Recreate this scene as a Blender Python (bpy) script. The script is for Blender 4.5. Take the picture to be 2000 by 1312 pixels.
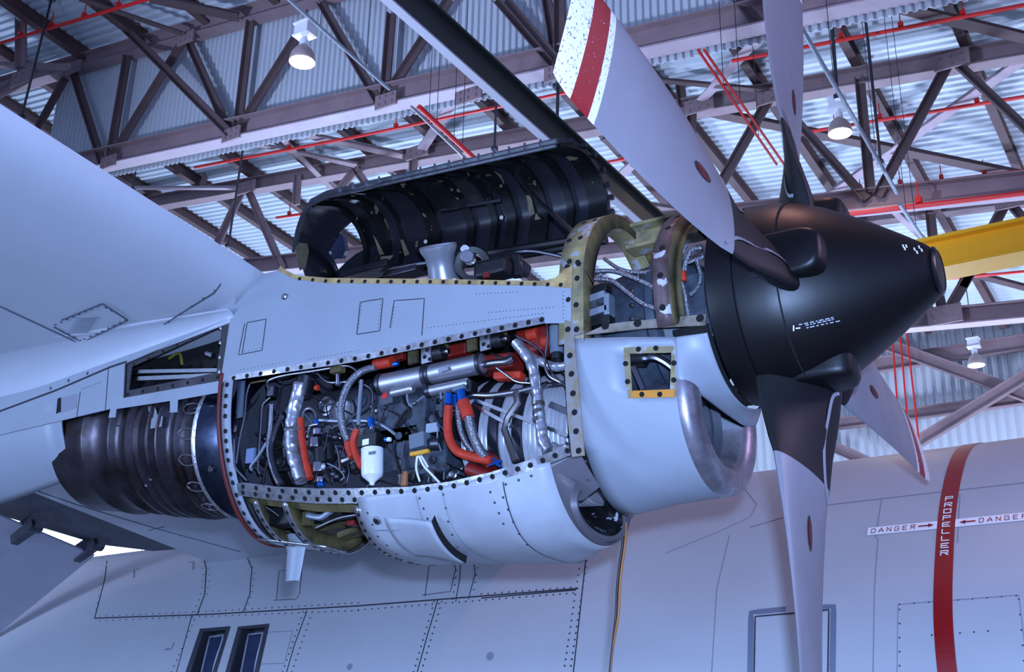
import bpy, bmesh, math, random
import numpy as np
from mathutils import Vector, Matrix
from mathutils.geometry import delaunay_2d_cdt
random.seed(7)
for _o in list(bpy.data.objects): bpy.data.objects.remove(_o)
SC = bpy.context.scene
COL = SC.collection
HZ = 3.7            # height of the propeller hub above the floor; all coordinates below are relative to the hub
# ------------------------------------------------------------------ camera (x forward, y to the aircraft's left, z up)
FPX = 2350.0
AX = np.array([0.8492607, -0.17767795, -0.49717885])
AY = np.array([0.52770172, 0.31587653, 0.78851311])
AZ = np.array([0.01694573, -0.93201532, 0.36202248])
RC = np.stack([AX, AY, AZ], 1)      # rows: image right, image down, view direction
CAM = np.array([1.5474, -4.7867, -2.0891])
cd = bpy.data.cameras.new('camera'); cam = bpy.data.objects.new('camera', cd); COL.objects.link(cam)
cd.sensor_width = 36; cd.lens = 36 * FPX / 2000; cd.clip_end = 200; cd.clip_start = 0.05
m3 = Matrix((RC[0], -RC[1], -RC[2])).transposed()
cam.matrix_world = Matrix.Translation(Vector(CAM) + Vector((0, 0, HZ))) @ m3.to_4x4()
SC.camera = cam
# ------------------------------------------------------------------ light
SC.view_settings.view_transform = 'Standard'; SC.view_settings.look = 'None'
SC.view_settings.gamma = 1; SC.view_settings.exposure = 0.12
wd = bpy.data.worlds.new('world'); SC.world = wd; wd.use_nodes = True
bgn = wd.node_tree.nodes['Background']; bgn.inputs[0].default_value = (0.31, 0.41, 1.0, 1); bgn.inputs[1].default_value = 0.55

def add_light(name, kind, loc, power, color, size=.1, aim=None, **kw):
    d = bpy.data.lights.new(name, kind); d.energy = power; d.color = color
    if kind == 'AREA':
        d.size = size
    elif kind == 'SUN':
        d.angle = size
    else:
        d.shadow_soft_size = size
    for k, v in kw.items(): setattr(d, k, v)
    o = bpy.data.objects.new(name, d); COL.objects.link(o)
    o.location = (loc[0], loc[1], loc[2] + HZ)
    if aim is not None:
        o.rotation_euler = (Vector(aim) - Vector(loc)).to_track_quat('-Z', 'Y').to_euler()
    return o
# the photographer's flash, just above the lens
FL = CAM + RC.T @ np.array([0.10, -0.26, 0.0])
add_light('camera_flash', 'SPOT', FL, 2100, (0.36, 0.54, 1.0), .07, aim=CAM + RC.T @ np.array([0, -.1, 5.]), spot_size=math.radians(100), spot_blend=.5)
# added fill lights for hall, roof deck and walls, then the hall's overhead lamp
add_light('hall_fill_light', 'AREA', (-9, -9, -1.0), 700, (0.40, 0.58, 1.0), 3.0, aim=(-5, 2, 1.0))
add_light('hall_fill_light', 'AREA', (9, 3, 4.5), 320, (0.82, 0.60, 1.0), 3.0, aim=(-1, 2.5, 0))
add_light('hall_fill_light', 'AREA', (-21, 19.0, -1.0), 4200, (0.48, 0.64, 1.0), 3.0, aim=(-7, 13, 11.5))
add_light('hall_fill_light', 'AREA', (-7, 24.0, -1.0), 1500, (0.48, 0.64, 1.0), 3.0, aim=(-1, 13, 9.5))
add_light('hall_fill_light', 'AREA', (1, 19, -3.0), 2600, (0.55, 0.66, 1.0), 3.0, aim=(0, 26, 5))
add_light('siding_fill_light', 'SPOT', (-12, -4, -2.5), 11000, (0.50, 0.63, 1.0), .6, aim=(-8, 9, 9.3), spot_size=math.radians(62), spot_blend=.7)  # added fill that brightens the cladding of the nearest truss
add_light('overhead_lamp', 'SPOT', (0.2, 0.8, 7.0), 300, (1.0, .48, .42), .3, aim=(0.0, .6, 0), spot_size=math.radians(120), spot_blend=.6)

# ------------------------------------------------------------------ pixel rays (2000 x 1312 frame) and surfaces
def ray(u, v): return RC.T @ np.array([(u - 1000) / FPX, (v - 656) / FPX, 1.0])
def W(u, v, ax, val):
    d = ray(u, v); return CAM + d * ((val - CAM[ax]) / d[ax])
def Wp(u, v, n, c):            # plane n.p = c
    d = ray(u, v); n = np.array(n, float); return CAM + d * ((c - n @ CAM) / (n @ d))
def roofpt(u, v, c): return Wp(u, v, (.12, 0, 1), c - HZ)   # plane parallel to the pitched roof, c = height at x 0 above the floor

class Surf:
    def __init__(s, F, t0=3., t1=16.): s.F = F; s.t0 = t0; s.t1 = t1
    def hit(s, u, v):
        d = ray(u, v); dt = .06; t = s.t0; best = (9e9, t)
        while t < s.t1:
            f = s.F(CAM + d * t)
            if f < 0:
                lo, hi = t - dt, t
                for _ in range(14):
                    mid = (lo + hi) / 2
                    if s.F(CAM + d * mid) < 0: hi = mid
                    else: lo = mid
                return CAM + d * hi
            if f < best[0]: best = (f, t)
            t += dt
        return CAM + d * best[1]
    def n(s, p):
        e = 1e-3; g = np.array([s.F(p + np.array(q)) - s.F(p - np.array(q)) for q in ((e, 0, 0), (0, e, 0), (0, 0, e))])
        return g / (np.linalg.norm(g) + 1e-12)
class PlaneY(Surf):
    def __init__(s, y): s.y = y
    def hit(s, u, v): return W(u, v, 1, s.y)
    def n(s, p): return np.array([0, -1., 0])
class PlaneX(Surf):
    def __init__(s, x): s.x = x
    def hit(s, u, v): return W(u, v, 0, s.x)
    def n(s, p): return np.array([1., 0, 0])

# ------------------------------------------------------------------ materials
def lin(c): return tuple(((x / 12.92) if x <= .04045 else ((x + .055) / 1.055) ** 2.4) for x in c)
MATS = {}
def mat(name, col, rough=.5, metal=0., var=.0, vscale=4., bump=0., bscale=40., emit=0., spec=.5, dark=None, speck=None, coat=0., stretch=None, wave=None):
    """procedural material; col in sRGB 0..1; var = strength of noise wear towards dark; speck = (colour, scale, threshold)"""
    if name in MATS: return MATS[name]
    m = bpy.data.materials.new(name); m.use_nodes = True; nt = m.node_tree; N = nt.nodes; L = nt.links
    b = N['Principled BSDF']; c = lin(col) + (1,)
    b.inputs['Base Color'].default_value = c; b.inputs['Roughness'].default_value = rough; b.inputs['Metallic'].default_value = metal
    b.inputs['Specular IOR Level'].default_value = spec
    if coat: b.inputs['Coat Weight'].default_value = coat; b.inputs['Coat Roughness'].default_value = .15
    tc = N.new('ShaderNodeTexCoord'); mp = N.new('ShaderNodeMapping'); L.new(tc.outputs['Object'], mp.inputs['Vector'])
    if stretch: mp.inputs['Scale'].default_value = stretch
    last = None
    if var > 0:
        no = N.new('ShaderNodeTexNoise'); no.inputs['Scale'].default_value = vscale; no.inputs['Detail'].default_value = 8; no.inputs['Roughness'].default_value = .65
        L.new(mp.outputs[0], no.inputs['Vector'])
        rp = N.new('ShaderNodeValToRGB'); rp.color_ramp.elements[0].position = .35; rp.color_ramp.elements[1].position = .68
        d = lin(dark) if dark else tuple(x * (1 - var) for x in c[:3])
        rp.color_ramp.elements[0].color = tuple(d) + (1,); rp.color_ramp.elements[1].color = c
        L.new(no.outputs['Fac'], rp.inputs['Fac']); last = rp.outputs['Color']
        mr = N.new('ShaderNodeMapRange'); mr.inputs['To Min'].default_value = min(1, rough + .12); mr.inputs['To Max'].default_value = max(.05, rough - .06)
        L.new(no.outputs['Fac'], mr.inputs['Value']); L.new(mr.outputs[0], b.inputs['Roughness'])
    if speck:
        n2 = N.new('ShaderNodeTexNoise'); n2.inputs['Scale'].default_value = speck[1]; n2.inputs['Detail'].default_value = 3
        L.new(tc.outputs['Object'], n2.inputs['Vector'])
        r2 = N.new('ShaderNodeValToRGB'); r2.color_ramp.elements[0].position = speck[2]; r2.color_ramp.elements[1].position = speck[2] + .03
        L.new(n2.outputs['Fac'], r2.inputs['Fac'])
        mx = N.new('ShaderNodeMix'); mx.data_type = 'RGBA'
        L.new(r2.outputs['Color'], mx.inputs['Factor'])
        if last: L.new(last, mx.inputs['A'])
        else: mx.inputs['A'].default_value = c
        mx.inputs['B'].default_value = lin(speck[0]) + (1,); last = mx.outputs['Result']
    if last: L.new(last, b.inputs['Base Color'])
    if bump > 0:
        nb = N.new('ShaderNodeTexNoise'); nb.inputs['Scale'].default_value = bscale; nb.inputs['Detail'].default_value = 4
        L.new(mp.outputs[0], nb.inputs['Vector']); h = nb.outputs['Fac']
        if wave:
            wv = N.new('ShaderNodeTexVoronoi'); wv.inputs['Scale'].default_value = wave; L.new(tc.outputs['Object'], wv.inputs['Vector']); h = wv.outputs['Distance']
        bp = N.new('ShaderNodeBump'); bp.inputs['Strength'].default_value = bump; bp.inputs['Distance'].default_value = .01
        L.new(h, bp.inputs['Height']); L.new(bp.outputs[0], b.inputs['Normal'])
    if emit:
        b.inputs['Emission Color'].default_value = c; b.inputs['Emission Strength'].default_value = emit
    MATS[name] = m; return m

PAINT = mat('grey_paint', (.595, .62, .655), .42, var=.10, vscale=2.2, bump=.03, bscale=6)
PAINT2 = mat('grey_paint_worn', (.69, .71, .735), .40, var=.1, vscale=3, bump=.03, bscale=6, dark=(.62, .635, .66))
FUSEP = mat('fuselage_paint', (.68, .69, .71), .38, var=.07, vscale=1.4, bump=.02, bscale=3)
WINGP = mat('wing_paint', (.70, .715, .745), .40, var=.08, vscale=1.6, bump=.02, bscale=3)
SEAM = mat('seam_dark', (.16, .17, .20), .8)
SEAML = mat('seam_grey', (.50, .51, .55), .8)
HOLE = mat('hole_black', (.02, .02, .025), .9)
RIV = mat('rivet_dark', (.22, .23, .26), .6)
ALU = mat('bare_aluminium', (.82, .82, .84), .33, metal=.9, var=.35, vscale=22, bump=.12, bscale=60, dark=(.60, .59, .58))
STEEL = mat('steel', (.66, .66, .68), .28, metal=1., var=.25, vscale=14)
BRIGHT = mat('polished_steel', (.80, .80, .83), .18, metal=1., var=.15, vscale=9)
DSTEEL = mat('dark_steel', (.34, .34, .37), .35, metal=.9, var=.3, vscale=14)
BURNT = mat('burnt_steel', (.34, .32, .35), .36, metal=.85, var=.5, vscale=4, dark=(.17, .13, .12), bump=.05, bscale=20)
BLUED = mat('blued_steel', (.36, .40, .47), .26, metal=1., var=.5, vscale=3, dark=(.12, .14, .22))
ZINC = mat('zinc_primer', (.64, .58, .38), .55, var=.4, vscale=9, dark=(.44, .40, .30), speck=((.60, .60, .62), 18, .60))
OLIVE = mat('olive_primer', (.42, .37, .21), .65, var=.4, vscale=7, dark=(.20, .17, .10))
BROWNR = mat('worn_ring', (.42, .33, .33), .5, var=.4, vscale=9, dark=(.25, .18, .17), speck=((.72, .71, .72), 16, .64))
BLACK = mat('spinner_black', (.028, .028, .036), .40, var=.3, vscale=3, spec=.4)
CUFF = mat('cuff_black', (.04, .04, .05), .52, var=.2, vscale=5)
CUFFE = mat('cuff_edge_grey', (.52, .52, .55), .5)
DOORIN = mat('door_inside_black', (.135, .135, .16), .33, var=.3, vscale=5, speck=((.42, .40, .31), 9, .69))
DOORRIB = mat('door_rib_black', (.018, .018, .022), .5, speck=((.42, .39, .29), 13, .645))
PRIMER = mat('exposed_primer', (.46, .42, .32), .7, var=.4, vscale=20)
BLADEG = mat('blade_grey', (.53, .53, .56), .38, var=.12, vscale=3)
BLADEW = mat('blade_white', (.88, .88, .89), .45, speck=((.42, .40, .43), 95, .60))
BLADER = mat('blade_red', (.55, .09, .10), .45, speck=((.80, .76, .77), 110, .70))
RED = mat('stripe_red', (.56, .07, .08), .28, var=.08, vscale=4)
WHITE = mat('marking_white', (.93, .93, .93), .4)
REDL = mat('letter_red', (.55, .08, .10), .4)
ORANGE = mat('orange_sleeve', (.78, .20, .09), .55, var=.35, vscale=16, bump=.25, bscale=90)
DRED = mat('dark_red_sleeve', (.50, .09, .06), .5, var=.4, vscale=10, bump=.1)
BLUEA = mat('blue_anodised', (.10, .38, .72), .25, metal=.7)
BRAID = mat('braided_steel', (.62, .62, .65), .34, metal=.9, bump=.5, wave=220., var=.2, vscale=30)
FOIL = mat('crinkled_foil', (.84, .84, .87), .26, metal=.85, bump=.75, wave=21., var=.15, vscale=12)
RUBBER = mat('black_rubber', (.05, .05, .06), .5)
SEAL = mat('red_seal', (.42, .13, .11), .5)
ENG = mat('engine_grey', (.25, .29, .34), .5, var=.45, vscale=10, dark=(.14, .16, .19), bump=.15, bscale=30)
ENGD = mat('engine_dark', (.08, .08, .095), .5, var=.4, vscale=12, bump=.1)
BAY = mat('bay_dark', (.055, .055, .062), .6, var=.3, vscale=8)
GPLATE = mat('grey_plate', (.33, .33, .36), .45, metal=.3, var=.3, vscale=6)
WHITEC = mat('white_canister', (.90, .90, .90), .35, var=.06, vscale=10)
YELLOWT = mat('yellow_terminal', (.85, .60, .12), .5)
ORANGEP = mat('orange_strip', (.82, .52, .12), .55, var=.3, vscale=12)
BOX = mat('grey_box', (.38, .42, .46), .5)
STRAP = mat('strap_metal', (.36, .34, .33), .4, metal=.6)
# hangar
TRUSS = mat('truss_paint', (.56, .47, .48), .6, var=.25, vscale=1.5)
TRUSSD = mat('web_paint', (.36, .29, .29), .6, var=.25, vscale=1.5)
TRUSSL = mat('chord_paint', (.66, .58, .61), .55, var=.15, vscale=1.2)
PURL = mat('purlin_paint', (.36, .27, .27), .65, var=.25, vscale=1.2)
DECK = mat('roof_deck', (.74, .77, .80), .40, var=.12, vscale=.5)
SIDING = mat('siding', (.74, .76, .78), .5, var=.10, vscale=.4)
PIPER = mat('pipe_red', (.80, .10, .08), .4)
GALV = mat('galvanised', (.62, .66, .70), .35, metal=.6, var=.2, vscale=8)
CONC = mat('concrete', (.55, .55, .55), .45, var=.2, vscale=.6)
YELLOW = mat('crane_yellow', (.98, .72, .10), .4, var=.06, vscale=2)
GREENB = mat('dark_green_beam', (.12, .16, .15), .5, var=.2, vscale=2)
LILACB = mat('beam_flange_lit', (.60, .60, .64), .5)  # pale lilac carries the light falling on the beam's underside
LAMPSH = mat('lamp_shade', (.66, .58, .56), .4, var=.1, vscale=6)
LAMPB = mat('lamp_glow', (1, .95, .86), .4, emit=14)
LAMPW = mat('ballast_white', (.85, .85, .87), .4)
PANEB = mat('daylight_pane', (.86, .93, 1), .3, emit=3.2)
CABO = mat('cable_orange', (.62, .38, .12), .5)

# ------------------------------------------------------------------ mesh helpers
def off(loc): return Vector((float(loc[0]), float(loc[1]), float(loc[2]) + HZ))
def setp(o, parent):
    if parent is not None:
        o.parent = parent
        if parent.type == 'EMPTY': o.matrix_parent_inverse = Matrix.Translation(-parent.location)
def mk(name, vs, fs, m, parent=None, smooth=True, solid=0., bevel=0., fm=None, kind=None, auto=35):
    me = bpy.data.meshes.new(name)
    me.from_pydata([(float(v[0]), float(v[1]), float(v[2]) + HZ) for v in vs], [], [tuple(int(i) for i in f) for f in fs])
    ms = m if isinstance(m, (list, tuple)) else [m]
    for x in ms: me.materials.append(x)
    if fm is not None: me.polygons.foreach_set('material_index', np.array(fm, np.int32))
    bm = bmesh.new(); bm.from_mesh(me); bmesh.ops.recalc_face_normals(bm, faces=bm.faces)
    if smooth:
        for f in bm.faces: f.smooth = True
        lim = math.radians(auto)
        for e in bm.edges:
            if len(e.link_faces) == 2 and e.calc_face_angle(0) > lim: e.smooth = False
    bm.to_mesh(me); bm.free()
    o = bpy.data.objects.new(name, me); COL.objects.link(o); setp(o, parent)
    if solid:
        s = o.modifiers.new('solid', 'SOLIDIFY'); s.thickness = solid; s.offset = -1
    if bevel:
        b = o.modifiers.new('bevel', 'BEVEL'); b.width = bevel; b.segments = 2; b.limit_method = 'ANGLE'
    if kind: o['kind'] = kind
    return o
def thing(name, label, cat, loc=(0, 0, 0), group=None):
    o = bpy.data.objects.new(name, None); COL.objects.link(o); o.location = off(loc)
    o['label'] = label; o['category'] = cat
    if group: o['group'] = group
    return o
def tag(o, label, cat, group=None):
    o['label'] = label; o['category'] = cat
    if group: o['group'] = group
    return o
class MB:
    """collects shapes that belong to ONE mesh"""
    def __init__(s): s.v = []; s.f = []; s.m = []
    def add(s, vs, fs, mi=0):
        b = len(s.v); s.v += [tuple(float(c) for c in v) for v in vs]; s.f += [[i + b for i in f] for f in fs]; s.m += [mi] * len(fs)
        return s
    def box(s, c, h, ux=(1, 0, 0), uy=(0, 1, 0), uz=(0, 0, 1), mi=0):
        c = np.array(c, float); ux, uy, uz = (np.array(q, float) for q in (ux, uy, uz))
        vs = [c + ux * h[0] * a + uy * h[1] * b + uz * h[2] * d for a in (-1, 1) for b in (-1, 1) for d in (-1, 1)]
        return s.add(vs, [(0, 1, 3, 2), (4, 6, 7, 5), (0, 4, 5, 1), (2, 3, 7, 6), (0, 2, 6, 4), (1, 5, 7, 3)], mi)
    def bar(s, a, b, w, h, up=(0, 0, 1), mi=0):
        a = np.array(a, float); b = np.array(b, float); d = b - a; L = np.linalg.norm(d); d /= L
        x = np.cross(d, np.array(up, float)); x /= np.linalg.norm(x); z = np.cross(x, d)
        return s.box((a + b) / 2, (L / 2, w / 2, h / 2), d, x, z, mi)
    def ibeam(s, a, b, w, h, t=.02, up=(0, 0, 1), mi=0, mf=None):
        a = np.array(a, float); b = np.array(b, float); d = b - a; d /= np.linalg.norm(d)
        x = np.cross(d, np.array(up, float)); x /= np.linalg.norm(x); z = np.cross(x, d)
        mf = mi if mf is None else mf
        s.bar(a, b, t, h - 2 * t, up, mi)
        s.bar(a + z * (h / 2 - t / 2), b + z * (h / 2 - t / 2), w, t, up, mi)
        s.bar(a - z * (h / 2 - t / 2), b - z * (h / 2 - t / 2), w, t, up, mf)
        return s
    def tube(s, pts, r, seg=8, mi=0, cap=True):
        P = [np.array(p, float) for p in pts]; n = len(P); rr = r if hasattr(r, '__len__') else [r] * n
        u = None; rings = []
        for i in range(n):
            d = P[min(i + 1, n - 1)] - P[max(i - 1, 0)]; d = d / (np.linalg.norm(d) + 1e-12)
            if u is None:
                u = np.cross(d, (0, 0, 1.)) if abs(d[2]) < .9 else np.cross(d, (1., 0, 0))
            u = u - d * (u @ d); u /= np.linalg.norm(u); w = np.cross(d, u)
            rings.append([P[i] + rr[i] * (math.cos(2 * math.pi * k / seg) * u + math.sin(2 * math.pi * k / seg) * w) for k in range(seg)])
        vs = [p for q in rings for p in q]; fs = []
        for i in range(n - 1):
            for k in range(seg):
                k2 = (k + 1) % seg; fs.append((i * seg + k, i * seg + k2, (i + 1) * seg + k2, (i + 1) * seg + k))
        if cap: fs += [tuple(range(seg - 1, -1, -1)), tuple((n - 1) * seg + k for k in range(seg))]
        return s.add(vs, fs, mi)
    def cyl(s, a, b, r, seg=16, mi=0): return s.tube([a, b], r, seg, mi)
    def build(s, name, m, parent=None, **kw): return mk(name, s.v, s.f, m, parent, fm=s.m, **kw)
def spline(pts, n=6):
    P = [np.array(p, float) for p in pts]
    if len(P) < 3: return P
    out = []
    for i in range(len(P) - 1):
        p0, p1, p2, p3 = P[max(i - 1, 0)], P[i], P[i + 1], P[min(i + 2, len(P) - 1)]
        for k in range(n):
            t = k / n
            out.append(.5 * ((2 * p1) + (-p0 + p2) * t + (2 * p0 - 5 * p1 + 4 * p2 - p3) * t * t + (-p0 + 3 * p1 - 3 * p2 + p3) * t ** 3))
    out.append(P[-1]); return out
def tube(name, pts, r, m, parent=None, seg=8, sm=True, **kw):
    return MB().tube(spline(pts) if sm else pts, r, seg).build(name, m, parent, **kw)
def ptube(name, pix, y, rpx, m, parent, seg=8, sm=True):
    """hose through pixels at distance plane(s) y; radius given in photo pixels"""
    pts = [W(p[0], p[1], 1, p[2] if len(p) > 2 else y) for p in pix]
    dep = (pts[0] - CAM) @ RC[2]
    return tube(name, pts, rpx * dep / FPX, m, parent, seg, sm)
def loft(name, rings, m, parent=None, closed=False, skip=None, capends=False, **kw):
    n = len(rings[0]); vs = [p for r in rings for p in r]; fs = []
    for i in range(len(rings) - 1):
        for k in range(n if closed else n - 1):
            if skip and skip(i, k): continue
            k2 = (k + 1) % n; fs.append((i * n + k, i * n + k2, (i + 1) * n + k2, (i + 1) * n + k))
    if capends: fs += [tuple(range(n - 1, -1, -1)), tuple((len(rings) - 1) * n + k for k in range(n))]
    return mk(name, vs, fs, m, parent, **kw)
def lathe(name, prof, a, b, m, parent=None, seg=40, arc=(0, 360), fm=None, **kw):
    """profile of (distance along a->b, radius)"""
    a = np.array(a, float); b = np.array(b, float); d = (b - a) / np.linalg.norm(b - a)
    u = np.cross(d, (0, 0, 1.)) if abs(d[2]) < .9 else np.cross(d, (1., 0, 0)); u /= np.linalg.norm(u); w = np.cross(d, u)
    full = arc[1] - arc[0] >= 360; n = seg if full else seg + 1
    rings = [[a + d * t + max(r, 1e-4) * (math.cos(q) * u + math.sin(q) * w) for q in (math.radians(arc[0] + (arc[1] - arc[0]) * k / seg) for k in range(n))] for t, r in prof]
    return loft(name, rings, m, parent, closed=full, **kw)
def inpoly(p, poly):
    x, y = p; c = False; n = len(poly)
    for i in range(n):
        x1, y1 = poly[i]; x2, y2 = poly[(i + 1) % n]
        if (y1 > y) != (y2 > y) and x < (x2 - x1) * (y - y1) / (y2 - y1) + x1: c = not c
    return c
def dens(poly, step, close=True):
    out = []; n = len(poly)
    for i in range(n if close else n - 1):
        a = np.array(poly[i][:2], float); b = np.array(poly[(i + 1) % n][:2], float); k = max(1, int(math.ceil(np.linalg.norm(b - a) / step)))
        out += [tuple(a + (b - a) * j / k) for j in range(k)]
    if not close: out.append(tuple(poly[-1][:2]))
    return out
def skin(name, poly, surf, m, parent=None, holes=(), th=.006, step=18, out=0., **kw):
    """sheet with the traced outline, lying on a surface of the aircraft"""
    loops = [dens(poly, step)] + [dens(h, step) for h in holes]
    pts = []; edges = []
    for lp in loops:
        b = len(pts); pts += lp; edges += [(b + i, b + (i + 1) % len(lp)) for i in range(len(lp))]
    bd = np.array(pts)
    x0, y0 = bd.min(0); x1, y1 = bd.max(0)
    for i, x in enumerate(np.arange(x0 + step / 2, x1, step)):
        for y in np.arange(y0 + step / 2, y1, step):
            if inpoly((x, y), loops[0]) and not any(inpoly((x, y), h) for h in loops[1:]) and np.min(np.hypot(bd[:, 0] - x, bd[:, 1] - y)) > step * .45: pts.append((x, y))
    r = delaunay_2d_cdt([Vector(p) for p in pts], edges, [], 0, 1e-4)
    V2, F2 = r[0], r[2]; fs = []
    for f in F2:
        c = ((V2[f[0]][0] + V2[f[1]][0] + V2[f[2]][0]) / 3, (V2[f[0]][1] + V2[f[1]][1] + V2[f[2]][1]) / 3)
        if inpoly(c, loops[0]) and not any(inpoly(c, h) for h in loops[1:]): fs.append(f)
    vs = []
    for p in V2:
        q = surf.hit(p[0], p[1]); nn = surf.n(q); vs.append((q + nn * (out + th), q + nn * out))
    n = len(vs); V = [a for a, _ in vs] + [b for _, b in vs]
    F = [tuple(f) for f in fs] + [tuple(reversed([i + n for i in f])) for f in fs]
    cnt = {}
    for f in fs:
        for i in range(3):
            e = (f[i], f[(i + 1) % 3]); cnt[e] = 1
    for (a, b) in list(cnt):
        if (b, a) not in cnt: F.append((a, b, b + n, a + n))
    return mk(name, V, F, m, parent, **kw)
def ribbon_mb(mb, pix, surf, width, out=.002, step=14, pts3=None):
    P = [surf.hit(*p) for p in dens(pix, step, False)] if pts3 is None else pts3
    vs = []; n = len(P)
    for i in range(n):
        d = P[min(i + 1, n - 1)] - P[max(i - 1, 0)]; nn = surf.n(P[i]); s = np.cross(d, nn); s /= (np.linalg.norm(s) + 1e-12)
        vs += [P[i] + nn * out - s * width / 2, P[i] + nn * out + s * width / 2, P[i] - nn * .004 - s * width / 2, P[i] - nn * .004 + s * width / 2]
    fs = []
    for i in range(n - 1):
        a = i * 4; b = a + 4; fs += [(a, a + 1, b + 1, b), (a + 2, a, b, b + 2), (a + 1, a + 3, b + 3, b + 1)]
    mb.add(vs, fs); return mb
def ribbon(name, pix, surf, width, m, parent=None, **kw): return ribbon_mb(MB(), pix, surf, width, **kw).build(name, m, parent, smooth=False)
def along(pix, step):
    P = [np.array(p[:2], float) for p in pix]; L = [0]
    for i in range(1, len(P)): L.append(L[-1] + np.linalg.norm(P[i] - P[i - 1]))
    n = max(1, int(round(L[-1] / step))); out = []
    for k in range(n + 1):
        s = L[-1] * k / n; i = min(max(np.searchsorted(L, s) - 1, 0), len(P) - 2); t = (s - L[i]) / (L[i + 1] - L[i] + 1e-9); out.append(P[i] + (P[i + 1] - P[i]) * t)
    return out
HOLEME = {}
def hole_mesh(r, m, h, name):
    k = (round(r, 4), m.name, name)
    if k not in HOLEME:
        seg = 8; vs = [(r * math.cos(2 * math.pi * i / seg), r * math.sin(2 * math.pi * i / seg), z) for z in (-h, h * .6) for i in range(seg)] + [(r * .7 * math.cos(2 * math.pi * i / seg), r * .7 * math.sin(2 * math.pi * i / seg), h) for i in range(seg)]
        fs = [(i, (i + 1) % seg, seg + (i + 1) % seg, seg + i) for i in range(seg)] + [(seg + i, seg + (i + 1) % seg, 2 * seg + (i + 1) % seg, 2 * seg + i) for i in range(seg)] + [tuple(2 * seg + i for i in range(seg))]
        me = bpy.data.meshes.new(name); me.from_pydata(vs, [], fs); me.materials.append(m); HOLEME[k] = me
    return HOLEME[k]
def studs(name, pix, step, surf, r, m, parent, out=.0, h=.002):
    """individual fasteners or holes along a traced line, sharing one mesh"""
    for p in (along(pix, step) if step else pix):
        q = surf.hit(p[0], p[1]); nn = surf.n(q)
        o = bpy.data.objects.new(name, hole_mesh(r, m, h, name)); COL.objects.link(o)
        o.location = off(q + nn * out); o.rotation_euler = Vector(nn).to_track_quat('Z', 'Y').to_euler(); setp(o, parent)
def rivets(name, lines, step, surf, r, m, parent, out=.0):
    """rows of tiny rivets joined into one part"""
    mb = MB()
    for ln in lines:
        for p in along(ln, step):
            q = surf.hit(p[0], p[1]); nn = surf.n(q); a = np.cross(nn, (0, .3, 1.)); a /= np.linalg.norm(a); b = np.cross(nn, a)
            vs = [q + nn * (out - .001) + r * (math.cos(k * math.pi / 3) * a + math.sin(k * math.pi / 3) * b) for k in range(6)] + [q + nn * (out + .0025)]
            mb.add(vs, [(k, (k + 1) % 6, 6) for k in range(6)])
    return mb.build(name, m, parent, kind='stuff')
# ================================================================== THE HANGAR
def roofpt(u, v, dz=0.): return Wp(u, v, (.12, .07, 1), 14.1 + dz - HZ + .07 * 8.92)
def roofz(x, y, dz=0.): return 14.1 + dz - HZ - .12 * x - .07 * (y - 8.92)
def structure(o): o['kind'] = 'structure'; return o
# floor
structure(MB().box((-6, 6, -HZ - .1), (24, 24, .1)).build('floor', CONC, smooth=False))
# roof deck: trapezoidal ribs running up the slope, on purlins
def corrug(n, pitch, depth):
    out = []
    for i in range(n):
        b = i * pitch; out += [(b, 0.), (b + pitch * .32, 0.), (b + pitch * .5, depth), (b + pitch * .82, depth)]
    return out
dk = MB(); prof = corrug(int(44 / .19), .19, .045); vs = []
for x in (-28., 11.): vs += [(x, -17 + a, roofz(x, -17 + a, .30) + d) for a, d in prof]
n = len(prof); dk.add(vs, [(i, i + 1, n + i + 1, n + i) for i in range(n - 1)])
ceiling = structure(dk.build('ceiling', DECK, smooth=False, solid=.01))
PX0 = roofpt(1690, 160)[0]; PSP = 1.86
for k in range(-8, 14):
    x = PX0 - k * PSP
    if -27.5 < x < 10.5:
        a = (x, -16, roofz(x, -16, .145)); b = (x, 26.4, roofz(x, 26.4, .145))
        MB().ibeam(a, b, .16, .29, .02).build('purlin', PURL, ceiling, smooth=False)
def wall_mesh(name, ax, c, lo, hi, z0f, z1f, pitch, depth, m, sgn=1):
    prof = corrug(int((hi - lo) / pitch), pitch, depth); vs = []
    for zf in (z0f, z1f):
        for a, d in prof:
            vs.append((lo + a, c + sgn * d, zf(lo + a)) if ax == 1 else (c + sgn * d, lo + a, zf(lo + a)))
    n = len(prof); return MB().add(vs, [(i, i + 1, n + i + 1, n + i) for i in range(n - 1)]).build(name, m, smooth=False, solid=.008)
wb = structure(wall_mesh('wall_back', 1, 26.6, -27, 10.5, lambda x: -HZ, lambda x: roofz(x, 26.6, .35), .24, .05, SIDING))
wl = structure(wall_mesh('wall_left', 0, -27, -16, 26.5, lambda y: -HZ, lambda y: roofz(-27, y, .35), .3, .05, GREENB if False else SIDING, -1))
# steel on the back wall
def wallbar(pa, pb, w, name='wall_girt', m=TRUSS, y=26.35, par=wb):
    a = W(*pa, 1, y); b = W(*pb, 1, y); return MB().ibeam(a, b, .18, w, .025, up=(0, 1, 0) if False else (0, 0, 1)).build(name, m, par, smooth=False)
e0 = W(1707, 712, 1, 26.3); e1 = W(2001, 668, 1, 26.3)
for pa, pb, w in (((1690, 716), (2030, 664), .42), ((1600, 833), (2030, 774), .30), ((1590, 652), (2030, 616), .3)): wallbar(pa, pb, w)
for pa, pb, w in (((1707, 664), (2030, 782), .32), ((1795, 862), (2030, 718), .30), ((1600, 860), (1700, 905), .3)): wallbar(pa, pb, w, 'wall_brace', TRUSS, y=26.12 if pa[0] < 1750 else 25.95)
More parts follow.
